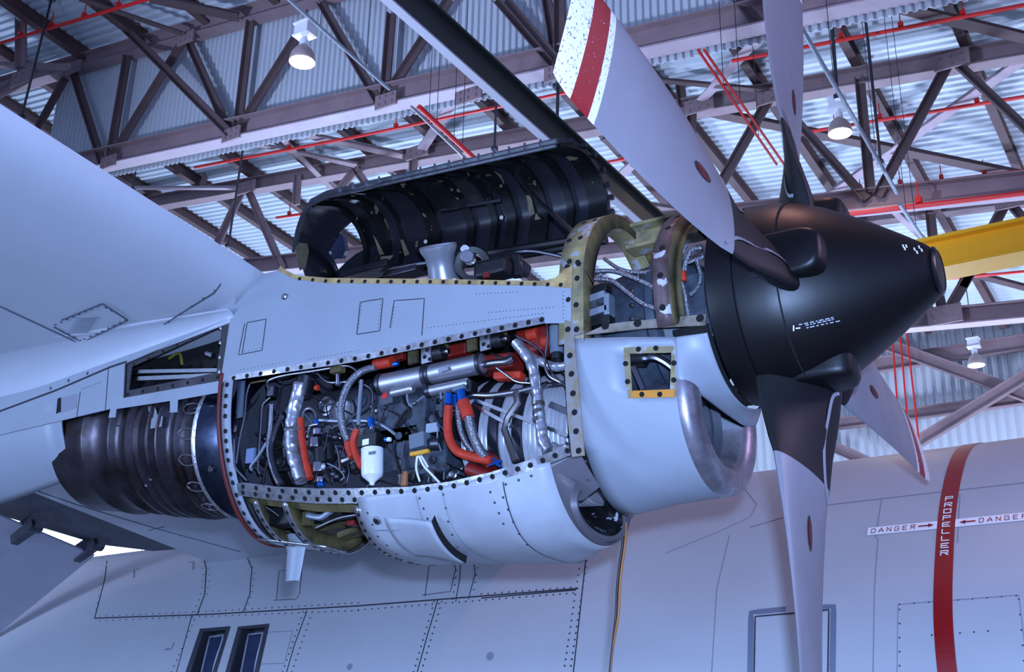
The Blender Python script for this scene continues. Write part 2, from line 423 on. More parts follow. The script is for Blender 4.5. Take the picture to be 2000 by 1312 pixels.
# bright high window in the left wall, seen through the flap gap
p0 = W(-40, 985, 0, -26.8); p1 = W(260, 1075, 0, -26.8)
zlo, zhi = p1[2] - 1.6, p0[2] + 1.2
wn = structure(MB().box((-26.75, (p0[1] + p1[1]) / 2, (zlo + zhi) / 2), (.04, (p1[1] - p0[1]) / 2 + .8, (zhi - zlo) / 2)).build('window_1', LAMPW, smooth=False))
W2 = (p1[1] - p0[1]) / 2 + .7
for k in range(4):
    cy = (p0[1] + p1[1]) / 2 - W2 + (k + .5) * W2 / 2
    MB().box((-26.69, cy, (zlo + zhi) / 2), (.01, W2 / 4 - .03, (zhi - zlo) / 2 - .06)).build('pane', PANEB, wn, smooth=False)

def member(tr, a, b, w=.12, h=.12, m=TRUSSD, name='web_member'):
    a = np.array(a); b = np.array(b); mb = MB(); d = b - a; d = d / np.linalg.norm(d)
    s = np.cross(d, (0, 1., 0)); s /= np.linalg.norm(s)
    # back-to-back angles: two legs and a web
    mb.bar(a, b, h * .25, w, up=s); mb.bar(a + np.array((0, -.03, 0)) - s * w * .4, b + np.array((0, -.03, 0)) - s * w * .4, h, .018, up=s)
    return mb.build(name, m, tr, smooth=False)
def chord(tr, y, zf, x0, x1, h, w, m, name='chord', ml=None):
    mb = MB(); mb.ibeam((x0, y, zf(x0)), (x1, y, zf(x1)), w, h, .03, mf=1)
    return mb.build(name, [m, ml or m], tr, smooth=False)
def gusset(tr, u, v, y, w, h):
    c = W(u, v, 1, y); mb = MB(); mb.box(c, (w, .02, h))
    for i in range(6): mb.cyl(c + np.array(((i % 3 - 1) * w * .6, -.045, (i // 3 - .5) * h)), c + np.array(((i % 3 - 1) * w * .6, -.02, (i // 3 - .5) * h)), .022, 6)
    return mb.build('gusset_plate', TRUSS, tr, smooth=False)
# ---- truss clad with corrugated siding
Y1, Y2, Y3 = 8.92, 14.1, 20.0
z1u = lambda x: 14.05 - HZ - .12 * x; z1l = lambda x: 11.50 - HZ - .12 * x
t1 = thing('roof_truss', 'nearest roof truss, clad with vertical corrugated siding', 'truss', (-6, Y1, 11.3 - HZ))
chord(t1, Y1 - .1, z1u, -25, 9, .34, .28, TRUSS); chord(t1, Y1 - .1, z1l, -19.2, 9, .42, .30, TRUSS, ml=TRUSSL)
sd = wall_mesh('siding', 1, Y1 + .12, -19, 9, lambda x: z1l(x) - .27, lambda x: z1u(x) + .1, .125, .045, SIDING); setp(sd, t1)
for a, b in (((131, 154), (75, 254)), ((144, 137), (203, 321)), ((252, 109), (218, 308)), ((363, 79), (219, 312)), ((368, 77), (452, 263)), ((492, 42), (466, 259)), ((582, 74), (466, 259)),
             ((628, 5), (742, 201)), ((767, 26), (754, 189)), ((880, 0), (754, 196)), ((971, 0), (1084, 130)), ((1068, -10), (1091, 123)), ((1440, 0), (1482, 46))):
    member(t1, W(*a, 1, Y1 - .12), W(*b, 1, Y1 - .12), .14, .14)
member(t1, W(989, 0, 1, Y1 - .3), W(1087, 116, 1, Y1 - .3), .13, .13); member(t1, W(1095, -30, 1, Y1 - .2), W(1095, 150, 1, Y1 - .2), .16, .16)
member(t1, W(160, -30, 1, Y1 - .6), W(452, 263, 1, Y1 - .25), .16, .15, TRUSSD, 'knee_brace')
for u, v in ((452, 262), (212, 316), (754, 196), (1088, 140), (144, 132), (363, 74)): gusset(t1, u, v, Y1 - .28, .22, .13)
gusset(t1, 915, 186, Y1 - .28, .25, .12)
# ---- second truss
z2u = lambda x: 13.47 - HZ - .125 * x; z2l = lambda x: 10.95 - HZ - .14 * x
t2 = thing('roof_truss', 'middle roof truss seen behind the propeller and the pendant lamp', 'truss', (-6, Y2, 11 - HZ))
chord(t2, Y2, z2u, -25, 9, .36, .28, TRUSS); chord(t2, Y2, z2l, -25, 9, .40, .30, TRUSS, ml=TRUSSL)
for a, b in (((480, 364), (425, 480)), ((485, 368), (554, 525)), ((584, 343), (580, 400)), ((695, 333), (640, 405)), ((695, 330), (760, 420)), ((810, 305), (806, 400)), ((1507, 189), (1409, 361)), ((1680, 154), (1701, 375)),
             ((1857, 119), (1715, 384)), ((1864, 119), (2010, 257)), ((1545, 224), (1693, 389)), ((1353, 215), (1350, 290)), ((1322, 110), (1335, 205)), ((393, 364), (417, 298))):
    member(t2, W(*a, 1, Y2 - .1), W(*b, 1, Y2 - .1), .16, .16, TRUSSD if a[0] > 1300 else TRUSS)
for u, v in ((480, 366), (815, 296), (1507, 186), (1858, 117), (1365, 205)): gusset(t2, u, v, Y2 - .28, .3, .15)
# ---- third truss
z3u = lambda x: 13.56 - HZ - .11 * x; z3l = lambda x: 11.02 - HZ - .095 * x
t3 = thing('roof_truss', 'farthest roof truss, above the white back wall right of the spinner', 'truss', (-3, Y3, 11 - HZ))
chord(t3, Y3, z3u, -25, 9, .36, .28, TRUSS); chord(t3, Y3, z3l, -25, 9, .40, .30, TRUSS, ml=TRUSSL)
for a, b in (((1815, 400), (1823, 468)), ((1966, 395), (1880, 560)), ((1673, 425), (1707, 456)), ((1896, 533), (1847, 617)), ((1833, 570), (1842, 612)), ((1780, 575), (1829, 617)), ((1975, 400), (2010, 440)), ((1640, 440), (1600, 500))):
    member(t3, W(*a, 1, Y3 - .1), W(*b, 1, Y3 - .1), .2, .18)
gusset(t3, 1845, 614, Y3 - .28, .35, .2); gusset(t3, 1972, 393, Y3 - .28, .3, .15)
# ---- a truss in front, mostly above the frame (its lower end shows top left)
t0 = thing('roof_truss', 'dark truss end in the top left corner above the wing', 'truss', (-14, 4, 12 - HZ))
for a, b, w, m in (((44, -10), (45, 137), .2, TRUSS), ((-10, 126), (135, 131), .14, TRUSS), ((60, 150), (-10, 190), .2, TRUSS)):
    member(t0, W(*a, 1, 7.6), W(*b, 1, 7.6), w, w, m)
gusset(t0, 45, 150, 7.5, .35, .16)
# ---- regular web panels beyond the right edge of the view
for tr, y, fu, fl_ in ((t1, Y1, z1u, z1l), (t2, Y2, z2u, z2l), (t3, Y3, z3u, z3l)):
    for k in range(3):
        x = 1.2 + k * 2.6; member(tr, (x, y - .1, fl_(x)), (x + 1.3, y - .1, fu(x + 1.3)), .16, .16); member(tr, (x + 1.3, y - .1, fu(x + 1.3)), (x + 2.6, y - .1, fl_(x + 2.6)), .16, .16); member(tr, (x, y - .1, fl_(x)), (x, y - .1, fu(x)), .16, .16)
# ---- braces in the roof plane
for a, b, w, m in (((1377, 219), (2010, 347), .24, PURL), ((1600, 396), (2010, 110), .22, TRUSSL), ((1759, 17), (2010, 77), .24, PURL), ((1290, 158), (1505, 178), .12, PURL), ((1475, 80), (1370, 196), .2, TRUSSL),
                   ((600, 266), (786, 305), .2, TRUSS), ((590, 300), (693, 324), .12, TRUSS), ((884, 200), (824, 291), .22, TRUSSL), ((487, 280), (697, 322), .12, TRUSS), ((550, 270), (655, 375), .14, TRUSS), ((263, 368), (480, 368), .12, TRUSSL),
                   ((154, -2), (357, 67), .10, TRUSSD), ((291, -2), (466, 35), .22, TRUSSD), ((1185, 390), (1500, 440), .2, TRUSS), ((1180, 270), (1250, 330), .18, TRUSSD), ((1190, 360), (1275, 290), .22, TRUSSL), ((1895, 535), (2010, 565), .2, PURL), ((1700, 370), (1860, 520), .14, TRUSSL)):
    mb = MB(); A = roofpt(*a, -.35); B = roofpt(*b, -.35); mb.bar(A, B, w, .03); mb.bar(A + (0, 0, w * .3), B + (0, 0, w * .3), .03, w * .6)
    mb.build('roof_brace', m, ceiling, smooth=False)
# ---- sprinkler pipes
def pipe(pts, r, label, m=PIPER, name='sprinkler_pipe', cat='pipe', hang=True, up=False):
    o = MB().tube(pts, r, 8)
    nh = 4 if np.linalg.norm(pts[-1] - pts[0]) > 4 else 1
    for k in range(1, nh + 1):
        t = k / (nh + 1) * (len(pts) - 1); i = int(t); q = pts[i] + (pts[min(i + 1, len(pts) - 1)] - pts[i]) * (t - i)
        if hang: o.box(q + np.array((0, 0, r * 2.2)), (r * 1.1, r * 1.1, r * 1.2)); o.box(q + np.array((0, 0, r * 6)), (r * .25, r * .25, r * 4))
    if up:
        for t in (.3, .75):
            q = pts[0] + (pts[-1] - pts[0]) * t; o.tube([q, np.array((q[0], q[1], roofz(q[0], q[1], .05)))], .005, 6, mi=1)
    return tag(o.build(name, [m, DSTEEL]), label, cat)
RP = lambda *ps, dz=-.45: [roofpt(u, v, dz) for u, v in ps]
pipe(RP((-20, 90), (300, -5)), .035, 'thin red sprinkler pipe crossing the top left corner')
pipe(RP((380, 327), (700, 266), (1101, 182), (1130, 176)), .035, 'thin red sprinkler pipe running above the open black cowl door')
pipe(RP((1430, 119), (2010, 8)), .035, 'topmost thin red sprinkler pipe at the upper right')
pipe(RP((1545, 263), (2010, 187)), .035, 'thin red sprinkler pipe passing behind the lamp beside the upright blade')
pipe(RP((1605, 380), (2010, 332)), .035, 'thin red sprinkler pipe just above the lower chord of the middle truss')
pipe([W(u, v, 1, Y2 - .4) for u, v in ((1600, 425), (2010, 376))], .045, 'thick red pipe hung along the lower chord of the middle truss')
pipe(RP((1835, 546), (2010, 529)), .035, 'thin red sprinkler pipe under the yellow crane girder')
pipe(RP((1180, 318), (1260, 303)), .035, 'short red sprinkler pipe glimpsed between cowl door and near blade')
pipe(RP((540, 425), (590, 418)), .035, 'short red pipe end beside the rear end of the cowl door')
def ypipe(a, b, z, r, label, m=PIPER, name='sprinkler_pipe', cat='pipe', hang=False):
    A = Wp(*a, (0, .07, 1), z); x = A[0]; r = r * .6; B = W(*b, 0, x); return pipe([A, B], r, label, m, name, cat, hang, True)
ypipe((1363, 97), (1517, 321), 7.2, .03, 'left one of two red pipes falling diagonally behind the upright blade')
ypipe((1375, 97), (1584, 396), 7.2, .03, 'right one of two red pipes falling diagonally behind the upright blade')
ypipe((818, 208), (930, 312), 7.4, .06, 'thick short red pipe slanting down onto the cowl door')
ypipe((803, 208), (912, 312), 7.4, .035, 'grey conduit slanting beside the thick red pipe', GALV, 'conduit', 'conduit')
ypipe((561, -4), (761, 174), 7.9, .04, 'galvanised conduit carrying the upper left pendant lamp', GALV, 'conduit', 'conduit')
ypipe((1565, 54), (1752, 377), 7.0, .05, 'galvanised conduit passing the lamp beside the upright blade', GALV, 'conduit', 'conduit')
ypipe((1757, 398), (1800, 462), 6.6, .05, 'galvanised conduit end above the spinner tip', GALV, 'conduit', 'conduit')
for (a, b), lb in ((((1742, 645), (1757, 850)), 'left one of three upright red pipes on the back wall'), (((1757, 642), (1777, 875)), 'middle one of three upright red pipes on the back wall'), (((1770, 642), (1796, 872)), 'right one of three upright red pipes on the back wall')):
    A = W(*a, 1, 25.5); B = W(*b, 1, 25.5); pipe([A + np.array((-.25, 0, .12)), A, B, np.array((B[0], B[1], -HZ + .02))], .024, lb, name='riser_pipe', hang=False)
for a, b, y, lb in (((100, 0), (42, 228), 7.2, 'hanging grey rod left of the corrugated siding'), ((476, 285), (446, 480), 12.5, 'grey hanging rod between the wing leading edge and cowl door'), ((268, 330), (258, 370), 12., 'short grey rod above the wing leading edge'),
                    ((1090, 168), (1087, 280), 8.5, 'dark hanging rod beside the near blade tip'), ((969, 222), (966, 290), 12, 'grey hanging rod above the cowl door'), ((1628, 48), (1636, 190), 11.4, 'steel rod holding the lamp beside the upright blade'), ((1707, 190), (1720, 318), 12.4, 'grey rod hanging right of the lamp beside the upright blade')):
    A = W(*a, 1, y); B = W(*b, 1, y); A = A if a[1] < 40 and y < 10 else np.array((A[0], A[1], roofz(A[0], A[1], .1))) if y > 8.6 else A; tag(MB().tube([A, B], .025, 8).box(A, (.06, .06, .03)).box(B, (.05, .05, .04)).build('hanger_rod', DSTEEL), lb, 'rod')
# ---- dark green hoist beam, yellow crane girder
zb = 9.3 - HZ; A = W(757, 0, 2, zb); B = W(1053, 275, 2, zb); xb = (A[0] + B[0]) / 2
hb = thing('hoist_beam', 'dark green steel beam slanting down behind the cowl door', 'beam', (xb, 3, zb))
mb = MB().box((xb + .05, 7, zb + .19), (.015, 11, .17)).box((xb + .05, 7, zb + .37), (.09, 11, .015)); mb.build('web', GREENB, hb, smooth=False)
MB().box((xb + .03, 7, zb + .01), (.055, 11, .012)).build('bottom_flange', LILACB, hb, smooth=False)
A = W(1835, 470, 1, 11.); B = W(1835, 533, 1, 11.)
cg = thing('crane_girder', 'yellow overhead crane girder at the spinner tip', 'crane', (2, 11, B[2]))
MB().box((5, 11.1, (A[2] + B[2]) / 2), (7, .16, (A[2] - B[2]) / 2 - .03)).build('web', YELLOW, cg, smooth=False)
for z in (A[2] - .02, B[2] + .02): MB().box((5, 11.05, z), (7, .24, .025)).build('flange', YELLOW, cg, smooth=False)
# ---- pendant lamps
def lamp(u, v, dpx, label, hang):
    dep = FPX * .40 / dpx; c = CAM + ray(u, v) * dep; r = .20
    if hang > .5: hang = roofz(c[0], c[1], .33) - c[2] - .70
    t = thing('pendant_lamp', label, 'lamp', c, 'pendant high bay lamps')
    up = (0, 0, 1.)
    lathe('shade', [(0, r), (.05, r * .99), (.14, r * .9), (.22, r * .68), (.27, r * .42), (.29, r * .3)], c, c + np.array((0, 0, .29)), LAMPSH, t, seg=28, solid=.006)
    lathe('diffuser', [(0, .001), (.004, r * .6), (.01, r * .97)], c + np.array((0, 0, .0)), c + np.array((0, 0, .1)), LAMPB, t, seg=24)
    k = c + np.array((0, 0, .29)); MB().cyl(k, k + np.array((0, 0, .10)), .07, 14).cyl(k + np.array((0, 0, .1)), k + np.array((0, 0, .16)), .045, 12).build('neck', LAMPW, t)
    k = k + np.array((0, 0, .16)); b = MB().box(k + np.array((0, 0, .12)), (.13, .10, .12)); b.box(k + np.array((0, 0, .02)), (.15, .12, .012)); b.box(k + np.array((0, 0, .23)), (.15, .12, .012)); b.build('ballast_housing', LAMPW, t, smooth=False)
    k = k + np.array((0, 0, .25)); MB().tube([k, k + np.array((0, 0, .1)), k + np.array((.03, 0, .14)), k + np.array((0, 0, .18)), k + np.array((0, 0, hang))], .012, 6).build('hook', DSTEEL, t)
    l = add_light('lamp_light', 'SPOT', c - np.array((0, 0, .03)), 90, (1., .72, .50), .18, aim=c - np.array((0, 0, 5)), spot_size=math.radians(150), spot_blend=.6)
lamp(590, 122, 52, 'pendant lamp at the upper left in front of the corrugated truss', .25)
lamp(1641, 261, 47, 'pendant lamp just right of the upright blade', .9)
lamp(1907, 714, 33, 'pendant lamp at the right in front of the white back wall', 1.2)
# ================================================================== THE AIRCRAFT
air = thing('aircraft', 'grey twin turboprop aircraft with opened engine nacelle and black spinner', 'aircraft', (-2.5, 2.5, -HZ))
# ------------------------------------------------------------------ fuselage
FZ = np.array([-3.0, -2.6, -2.0, -1.391, -1.2, -1.024, -.838, -.64, -.429, -.271, -.028, .133, .27, .36, .40])
FY = np.array([2.9, 2.45, 2.18, 2.11, 2.125, 2.176, 2.285, 2.412, 2.56, 2.712, 2.991, 3.241, 3.55, 3.9, 4.2])
fz = np.linspace(-3.0, .40, 70); ker = np.ones(7) / 7
fy = np.interp(fz, FZ, FY); fyp = np.pad(fy, 3, mode='edge'); fyp[:3] = fy[0] + (fy[0] - fy[1:4][::-1]); fyp[-3:] = fy[-1] + (fy[-1] - fy[-4:-1][::-1]); fy = np.convolve(fyp, ker, 'valid')
def fusy(z): return float(np.interp(z, fz, fy))
FUSE = Surf(lambda p: fusy(p[2]) - p[1] if p[2] < .40 else .5, 5., 17.)
rings = []
prof = [(a, b) for a, b in zip(fy, fz)]; prof = prof + [(8.4 - a, b) for a, b in prof[::-1]] + [(4.6, -3.25), (3.8, -3.25)]
for x in np.linspace(-13, 4.5, 30): rings.append([np.array((x, a, b)) for a, b in prof])
fus = loft('fuselage', rings, FUSEP, air, closed=True, capends=True)
fpx = lambda u, v: FUSE.hit(u, v)
def fs(x, z): return np.array((x, fusy(z), z))
def fline(pts, w, name='panel_seam', m=SEAM, out=.002):
    return ribbon(name, pts, FUSE, w, m, fus, out=out)
# propeller warning band and its lettering
def fpatch(name, x0, x1, z0, z1, m, out=.004, nz=24, parent=fus):
    mb = MB(); zz = np.linspace(z0, z1, nz)
    for i in range(nz - 1):
        q = []
        for z, x in ((zz[i], x0), (zz[i], x1), (zz[i + 1], x1), (zz[i + 1], x0)):
            p = fs(x, z); q.append(p + FUSE.n(p) * out)
        mb.add(q, [(0, 1, 2, 3)])
    return mb.build(name, m, parent)
BX0, BX1 = fpx(1835, 1200)[0], fpx(1862, 1200)[0]
bc = fpx(1847, 1040)[0]; bw = .052
fpatch('propeller_warning_band', bc - bw, bc + bw, -1.6, .385, RED, nz=60)
DZ = fpx(1765, 1032)[2]; dx0 = fpx(1695, 1038)[0]
fpatch('danger_strip', dx0, bc - bw, DZ - .027, DZ + .027, WHITE, nz=6); fpatch('danger_strip', bc + bw, bc + .75, DZ - .027, DZ + .027, WHITE, nz=6)
GLY = {'P': [[(0, 0), (0, 1), (1, 1), (1, .5), (0, .5)]], 'R': [[(0, 0), (0, 1), (1, 1), (1, .52), (0, .52)], [(.45, .52), (1, 0)]], 'O': [[(0, 0), (0, 1), (1, 1), (1, 0), (0, 0)]],
       'E': [[(1, 0), (0, 0), (0, 1), (1, 1)], [(0, .5), (.8, .5)]], 'L': [[(0, 1), (0, 0), (1, 0)]], 'D': [[(0, 0), (0, 1), (.75, 1), (1, .8), (1, .2), (.75, 0), (0, 0)]],
       'A': [[(0, 0), (0, .35), (.5, 1), (1, .35), (1, 0)], [(0, .35), (1, .35)]], 'N': [[(0, 0), (0, 1), (1, 0), (1, 1)]], 'G': [[(1, .8), (.8, 1), (0, 1), (0, 0), (1, 0), (1, .45), (.55, .45)]], '3': [[(0, 1), (1, 1), (1, 0), (0, 0)], [(.2, .5), (1, .5)]], 'I': [[(.5, 0), (.5, 1)]]}
def glyph(mb, ch, ox, oz, w, h, t, place):
    for st in GLY[ch]:
        for (a, b), (c, d) in zip(st[:-1], st[1:]):
            p = np.array((ox + a * w, oz + b * h)); q = np.array((ox + c * w, oz + d * h)); dd = (q - p) / (np.linalg.norm(q - p) + 1e-9); p = p - dd * t / 2; q = q + dd * t / 2; s = np.array((-dd[1], dd[0])) * t / 2
            mb.add([place(*(p - s)), place(*(p + s)), place(*(q + s)), place(*(q - s))], [(0, 1, 2, 3)])
def fplace(out=.007):
    def g(x, z):
        p = fs(x, z); return p + FUSE.n(p) * out
    return g
mb = MB(); ztop = fpx(1857, 969)[2]; zbot = fpx(1846, 1088)[2]; pit = (ztop - zbot) / 9
for i, ch in enumerate('PROPELLER'): glyph(mb, ch, bc - .019, ztop - (i + 1) * pit + .011, .040, pit - .020, .0068, fplace())
mb.build('propeller_lettering', WHITE, fus, smooth=False)
for sx in (0, 1):
    mb = MB(); x0 = fpx(1703, 1036)[0] if sx == 0 else fpx(1913, 1018)[0]; x1 = fpx(1789, 1030)[0] if sx == 0 else fpx(1913, 1018)[0] + fpx(1789, 1030)[0] - fpx(1703, 1036)[0]
    st = (x1 - x0) / 5.6
    for i, ch in enumerate('DANGER'): glyph(mb, ch, x0 + i * st, DZ - .014, st * .50, .028, .0045, fplace())
    mb.build('danger_lettering', REDL, fus, smooth=False)
    mb = MB(); pl = fplace(); a, b = (fpx(1794, 1029)[0], fpx(1825, 1026)[0]) if sx == 0 else (fpx(1906, 1018)[0], fpx(1874, 1021)[0]); s = 1 if b > a else -1
    mb.add([pl(a, DZ - .005), pl(b - s * .02, DZ - .005), pl(b - s * .02, DZ + .005), pl(a, DZ + .005)], [(0, 1, 2, 3)]); mb.add([pl(b - s * .035, DZ - .014), pl(b, DZ), pl(b - s * .035, DZ + .014)], [(0, 1, 2)])
    mb.build('arrow', REDL, fus, smooth=False)
# seams, hatch, panels
fline([(1465, 1030), (1610, 987), (1800, 965), (2010, 942)], .010, m=SEAML)
fline([(1120, 1312), (1145, 1085), (1150, 1040)], .008)
fline([(185, 1207), (400, 1200), (700, 1183), (1130, 1149)], .012)
fline([(940, 1168), (1125, 1152)], .010)
fline([(1465, 1312), (1467, 1196), (1535, 1189)], .035, m=mat('hatch_edge', (.40, .43, .50), .5)); fline([(1605, 1186), (1628, 1184), (1626, 1312)], .035, m=mat('hatch_edge', (.40, .43, .50), .5))
fline([(1473, 1312), (1475, 1204), (1600, 1193), (1619, 1191), (1617, 1312)], .008, out=.004)
fline([(1710, 1050), (1722, 975)], .006, m=SEAML); fline([(1875, 965), (1870, 1060)], .006, m=SEAML); fline([(1390, 1312), (1400, 1150), (1425, 1045)], .006, m=SEAML); fline([(1705, 1312), (1708, 1150), (1715, 1050)], .006, m=SEAML)
fline([(1420, 950), (1455, 955), (1478, 985), (1465, 1010), (1400, 1040), (1300, 1080)], .006, m=SEAML)
fline([(600, 1192), (575, 1260), (560, 1312)], .008); fline([(855, 1172), (835, 1240), (815, 1312)], .008); fline([(375, 1201), (345, 1312)], .008)
fline([(210, 1085), (205, 1130), (185, 1207)], .010); fline([(395, 1078), (403, 1110), (400, 1160), (385, 1200)], .010); fline([(478, 1078), (492, 1110), (488, 1160), (475, 1195)], .008)
fline([(900, 1090), (898, 1130), (890, 1175)], .006); fline([(925, 1090), (928, 1120), (915, 1170)], .006)
fline([(540, 1170), (545, 1115), (590, 1110), (585, 1160), (578, 1170), (535, 1172)], .005); fline([(830, 1165), (838, 1105), (885, 1098), (890, 1110), (880, 1155), (825, 1162)], .005)
fline([(1752, 1312), (1754, 1180), (1990, 1162), (2005, 1290)], .005, m=SEAML)
fline([(515, 1235), (572, 1232), (555, 1295), (500, 1297), (515, 1235)], .006, m=SEAML)
rivets('rivets', [[(195, 1212), (700, 1192)], [(195, 1203), (400, 1194), (700, 1177)], [(700, 1191), (1120, 1158)], [(940, 1160), (1115, 1147)], [(1150, 1070), (1115, 1300)], [(1135, 1085), (1103, 1300)], [(390, 1085), (398, 1115), (393, 1160), (380, 1195)], [(402, 1085), (409, 1115), (405, 1160)], [(483, 1085), (497, 1115), (492, 1160), (480, 1190)], [(200, 1090), (198, 1130), (188, 1190)],
                  [(610, 1195), (570, 1312)], [(592, 1195), (552, 1312)], [(863, 1175), (823, 1312)], [(848, 1175), (808, 1312)], [(893, 1100), (885, 1170)], [(935, 1095), (923, 1165)], [(380, 1210), (335, 1312)]], 13, FUSE, .008, RIV, fus, .002)
rivets('rivets', [[(1757, 1180), (1985, 1163)], [(1757, 1190), (1757, 1300)], [(1990, 1170), (2000, 1290)], [(1820, 1240), (1930, 1232)]], 30, FUSE, .006, RIV, fus, .002)
for u, v, r in ((957, 1281, .03), (683, 1302, .025), (1030, 1092, .02)): studs('round_patch', [(u, v)], 0, FUSE, r, SEAML, fus, .001, .003)
for pts in ([(262, 1128), (262, 1112), (272, 1111)], [(366, 1098), (378, 1097), (378, 1112)], [(322, 1268), (335, 1267), (340, 1255)]): fline(pts, .02, 'corner_mark', SEAML)
# two deep-set cabin windows, cut into the side
WGL = mat('window_glass', (.16, .20, .30), .12); WFR = mat('window_frame_grey', (.20, .21, .24), .5)
def fwindow(poly, inner):
    rec = [FUSE.hit(*p) for p in inner]; n = len(rec)
    a_ = [p + np.array((0, -.15, 0)) for p in rec]; b_ = [p + np.array((0, .10, 0)) for p in rec]
    cut = mk('cutter', a_ + b_, [(i, (i + 1) % n, n + (i + 1) % n, n + i) for i in range(n)] + [tuple(range(n - 1, -1, -1)), tuple(range(n, 2 * n))], WFR, None, smooth=False)
    md = fus.modifiers.new('cut', 'BOOLEAN'); md.object = cut; md.operation = 'DIFFERENCE'; md.solver = 'EXACT'; md.material_mode = 'TRANSFER'
    bpy.context.view_layer.update(); dg = bpy.context.evaluated_depsgraph_get(); me = bpy.data.meshes.new_from_object(fus.evaluated_get(dg)); fus.modifiers.clear(); fus.data = me; bpy.data.objects.remove(cut)
    skin('window_frame', poly, FUSE, WFR, fus, holes=[inner], th=.010, step=20)
    a = np.array(inner, float); cx = a.mean(0); pane = [tuple(cx + (p - cx) * np.array((.60, .84)) + np.array((10, 4))) for p in a]; sh = Surf(lambda p: FUSE.F(p) + .07, 5., 17.)
    skin('window_pane', pane, sh, WGL, fus, th=.012, step=24, out=.0); ribbon('window_cover_edge', [pane[3], pane[0], pane[1], pane[2]], sh, .016, SEAML, fus, out=.016)
fwindow([(392, 1229), (450, 1224), (418, 1330), (358, 1330)], [(399, 1234), (443, 1230), (411, 1330), (368, 1330)])
fwindow([(466, 1225), (526, 1219), (502, 1330), (437, 1330)], [(473, 1229), (519, 1225), (494, 1330), (446, 1330)])

# ------------------------------------------------------------------ wing
def wlow(x, y): return .355 - .15 * (y + .475)
def airfoil(y):
    le = -2.80 - .10 * max(0, -(y + .5)) * .9; xs_te = -6.62 + .10 * max(0, y - .5)
    c = le - xs_te; pts = []
    zn = wlow(le, y) + .23
    for k in range(0, 17):                                    # upper: te -> le
        t = 1 - k / 16; x = le - c * t; th = .62 * (2.97 * .12 * (math.sqrt(max(t, 0)) - .42 * t - 1.17 * t * t + .94 * t ** 3 - .338 * t ** 4)) / .12 / 1.0
        pts.append(np.array((x, y, zn + .52 * th * .5 + .0)))
    for k in range(1, 19):                                    # lower: le -> te
        t = (k / 18) ** 2; x = le - c * t; d = 1 - math.exp(-((le - x) / .16) ** .75)
        pts.append(np.array((x, y, zn + (wlow(x, y) - zn) * d)))
    return pts
wing = loft('wing', [airfoil(y) for y in list(np.linspace(-6.5, -.6, 16)) + list(np.linspace(-.45, 3.1, 12))], WINGP, air, closed=True, capends=True)
class WingLow(Surf):
    def hit(s, u, v): return Wp(u, v, (0, .15, 1.), .355 - .15 * .475)
    def n(s, p): return -np.array((0, .15, 1.)) / np.linalg.norm((0, .15, 1.))
WL = WingLow(None)
def wseam(pts, w=.006, name='panel_seam', m=mat('wing_seam', (.30, .31, .36), .8)): return ribbon(name, pts, WL, w, m, wing, out=.004)
wseam([(0, 598), (90, 640), (172, 678)]); wseam([(320, 633), (420, 570), (432, 553)], .004); wseam([(0, 752), (70, 730), (150, 690)], .009); 
wseam([(120, 625), (200, 593), (250, 625)], .005); wseam([(250, 625), (160, 668), (105, 638)], .005)
rivets('rivets', [[(108, 640), (158, 664)], [(165, 662), (246, 625)], [(240, 618), (196, 595)], [(190, 598), (108, 634)]], 13, WL, .008, RIV, wing, .002)
rivets('rivets', [[(330, 628), (420, 566)]], 27, WL, .007, RIV, wing, .003)
mbp = MB()
for k in range(9): ribbon_mb(mbp, [(132 + k * 2.2, 648 - k * 3.6 + 2), (172 + k * 2.2, 634 - k * 3.6 + 14)], WL, .006, .003)
mbp.build('placard_print', SEAML, wing, smooth=False)
rivets('walkway_grip', [[(0, 745 + j * 5), (60, 724 + j * 5), (125, 695 + j * 5)] for j in range(-2, 3)], 6, WL, .004, RIV, wing, .001)
# fillet between wing and nacelle side
fl = []
for x in np.linspace(-6.4, -2.95, 24):
    R = .05 + .20 * min(1, (-2.95 - x) / 1.6); z = wlow(x, -.475) + .0; row = []
    for k in range(9):
        q = k / 8 * math.pi / 2; row.append(np.array((x, -.475 - R + R * math.cos(q) - .003, wlow(x, -.475 - R) - R + R * math.sin(q) + .002)))
    fl.append(row)
loft('wing_fillet', fl, WINGP, wing, solid=-.01)
# inboard flap, lowered, with its hinge brackets and the dark cove
F0 = W(185, 1085, 1, 2.3); F1 = W(0, 1235, 1, 2.3); dirf = (F1 - F0); dy = np.array((0, -1., .155))
q = [F0, F1 + dirf * .2, F1 + dirf * .2 + dy * 2.6, F0 + dy * 2.6]; up = np.array((-.47, 0, .88)) * .025
flap = mk('inboard_flap', q + [p + up for p in q], [(0, 1, 2, 3), (7, 6, 5, 4), (0, 4, 5, 1), (1, 5, 6, 2), (2, 6, 7, 3), (3, 7, 4, 0)], mat('flap_paint', (.60, .61, .66), .5, var=.1), air, bevel=.004)
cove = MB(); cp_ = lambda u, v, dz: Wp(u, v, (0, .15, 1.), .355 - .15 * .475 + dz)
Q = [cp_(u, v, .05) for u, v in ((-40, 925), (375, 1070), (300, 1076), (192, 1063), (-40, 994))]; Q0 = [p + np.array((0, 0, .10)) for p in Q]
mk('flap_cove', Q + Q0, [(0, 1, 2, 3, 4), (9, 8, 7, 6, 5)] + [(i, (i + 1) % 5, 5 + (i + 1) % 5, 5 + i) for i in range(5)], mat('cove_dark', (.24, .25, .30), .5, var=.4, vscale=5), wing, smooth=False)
for u, v in ((66, 1032), (187, 1068)):
    c = W(u, v, 0, -7.15); MB().bar(c + np.array((.3, 0, .18)), c + np.array((-.25, 0, -.05)), .07, .14).cyl(c + np.array((0, -.06, .02)), c + np.array((0, .06, .02)), .05, 10).build('flap_bracket', DSTEEL, flap)
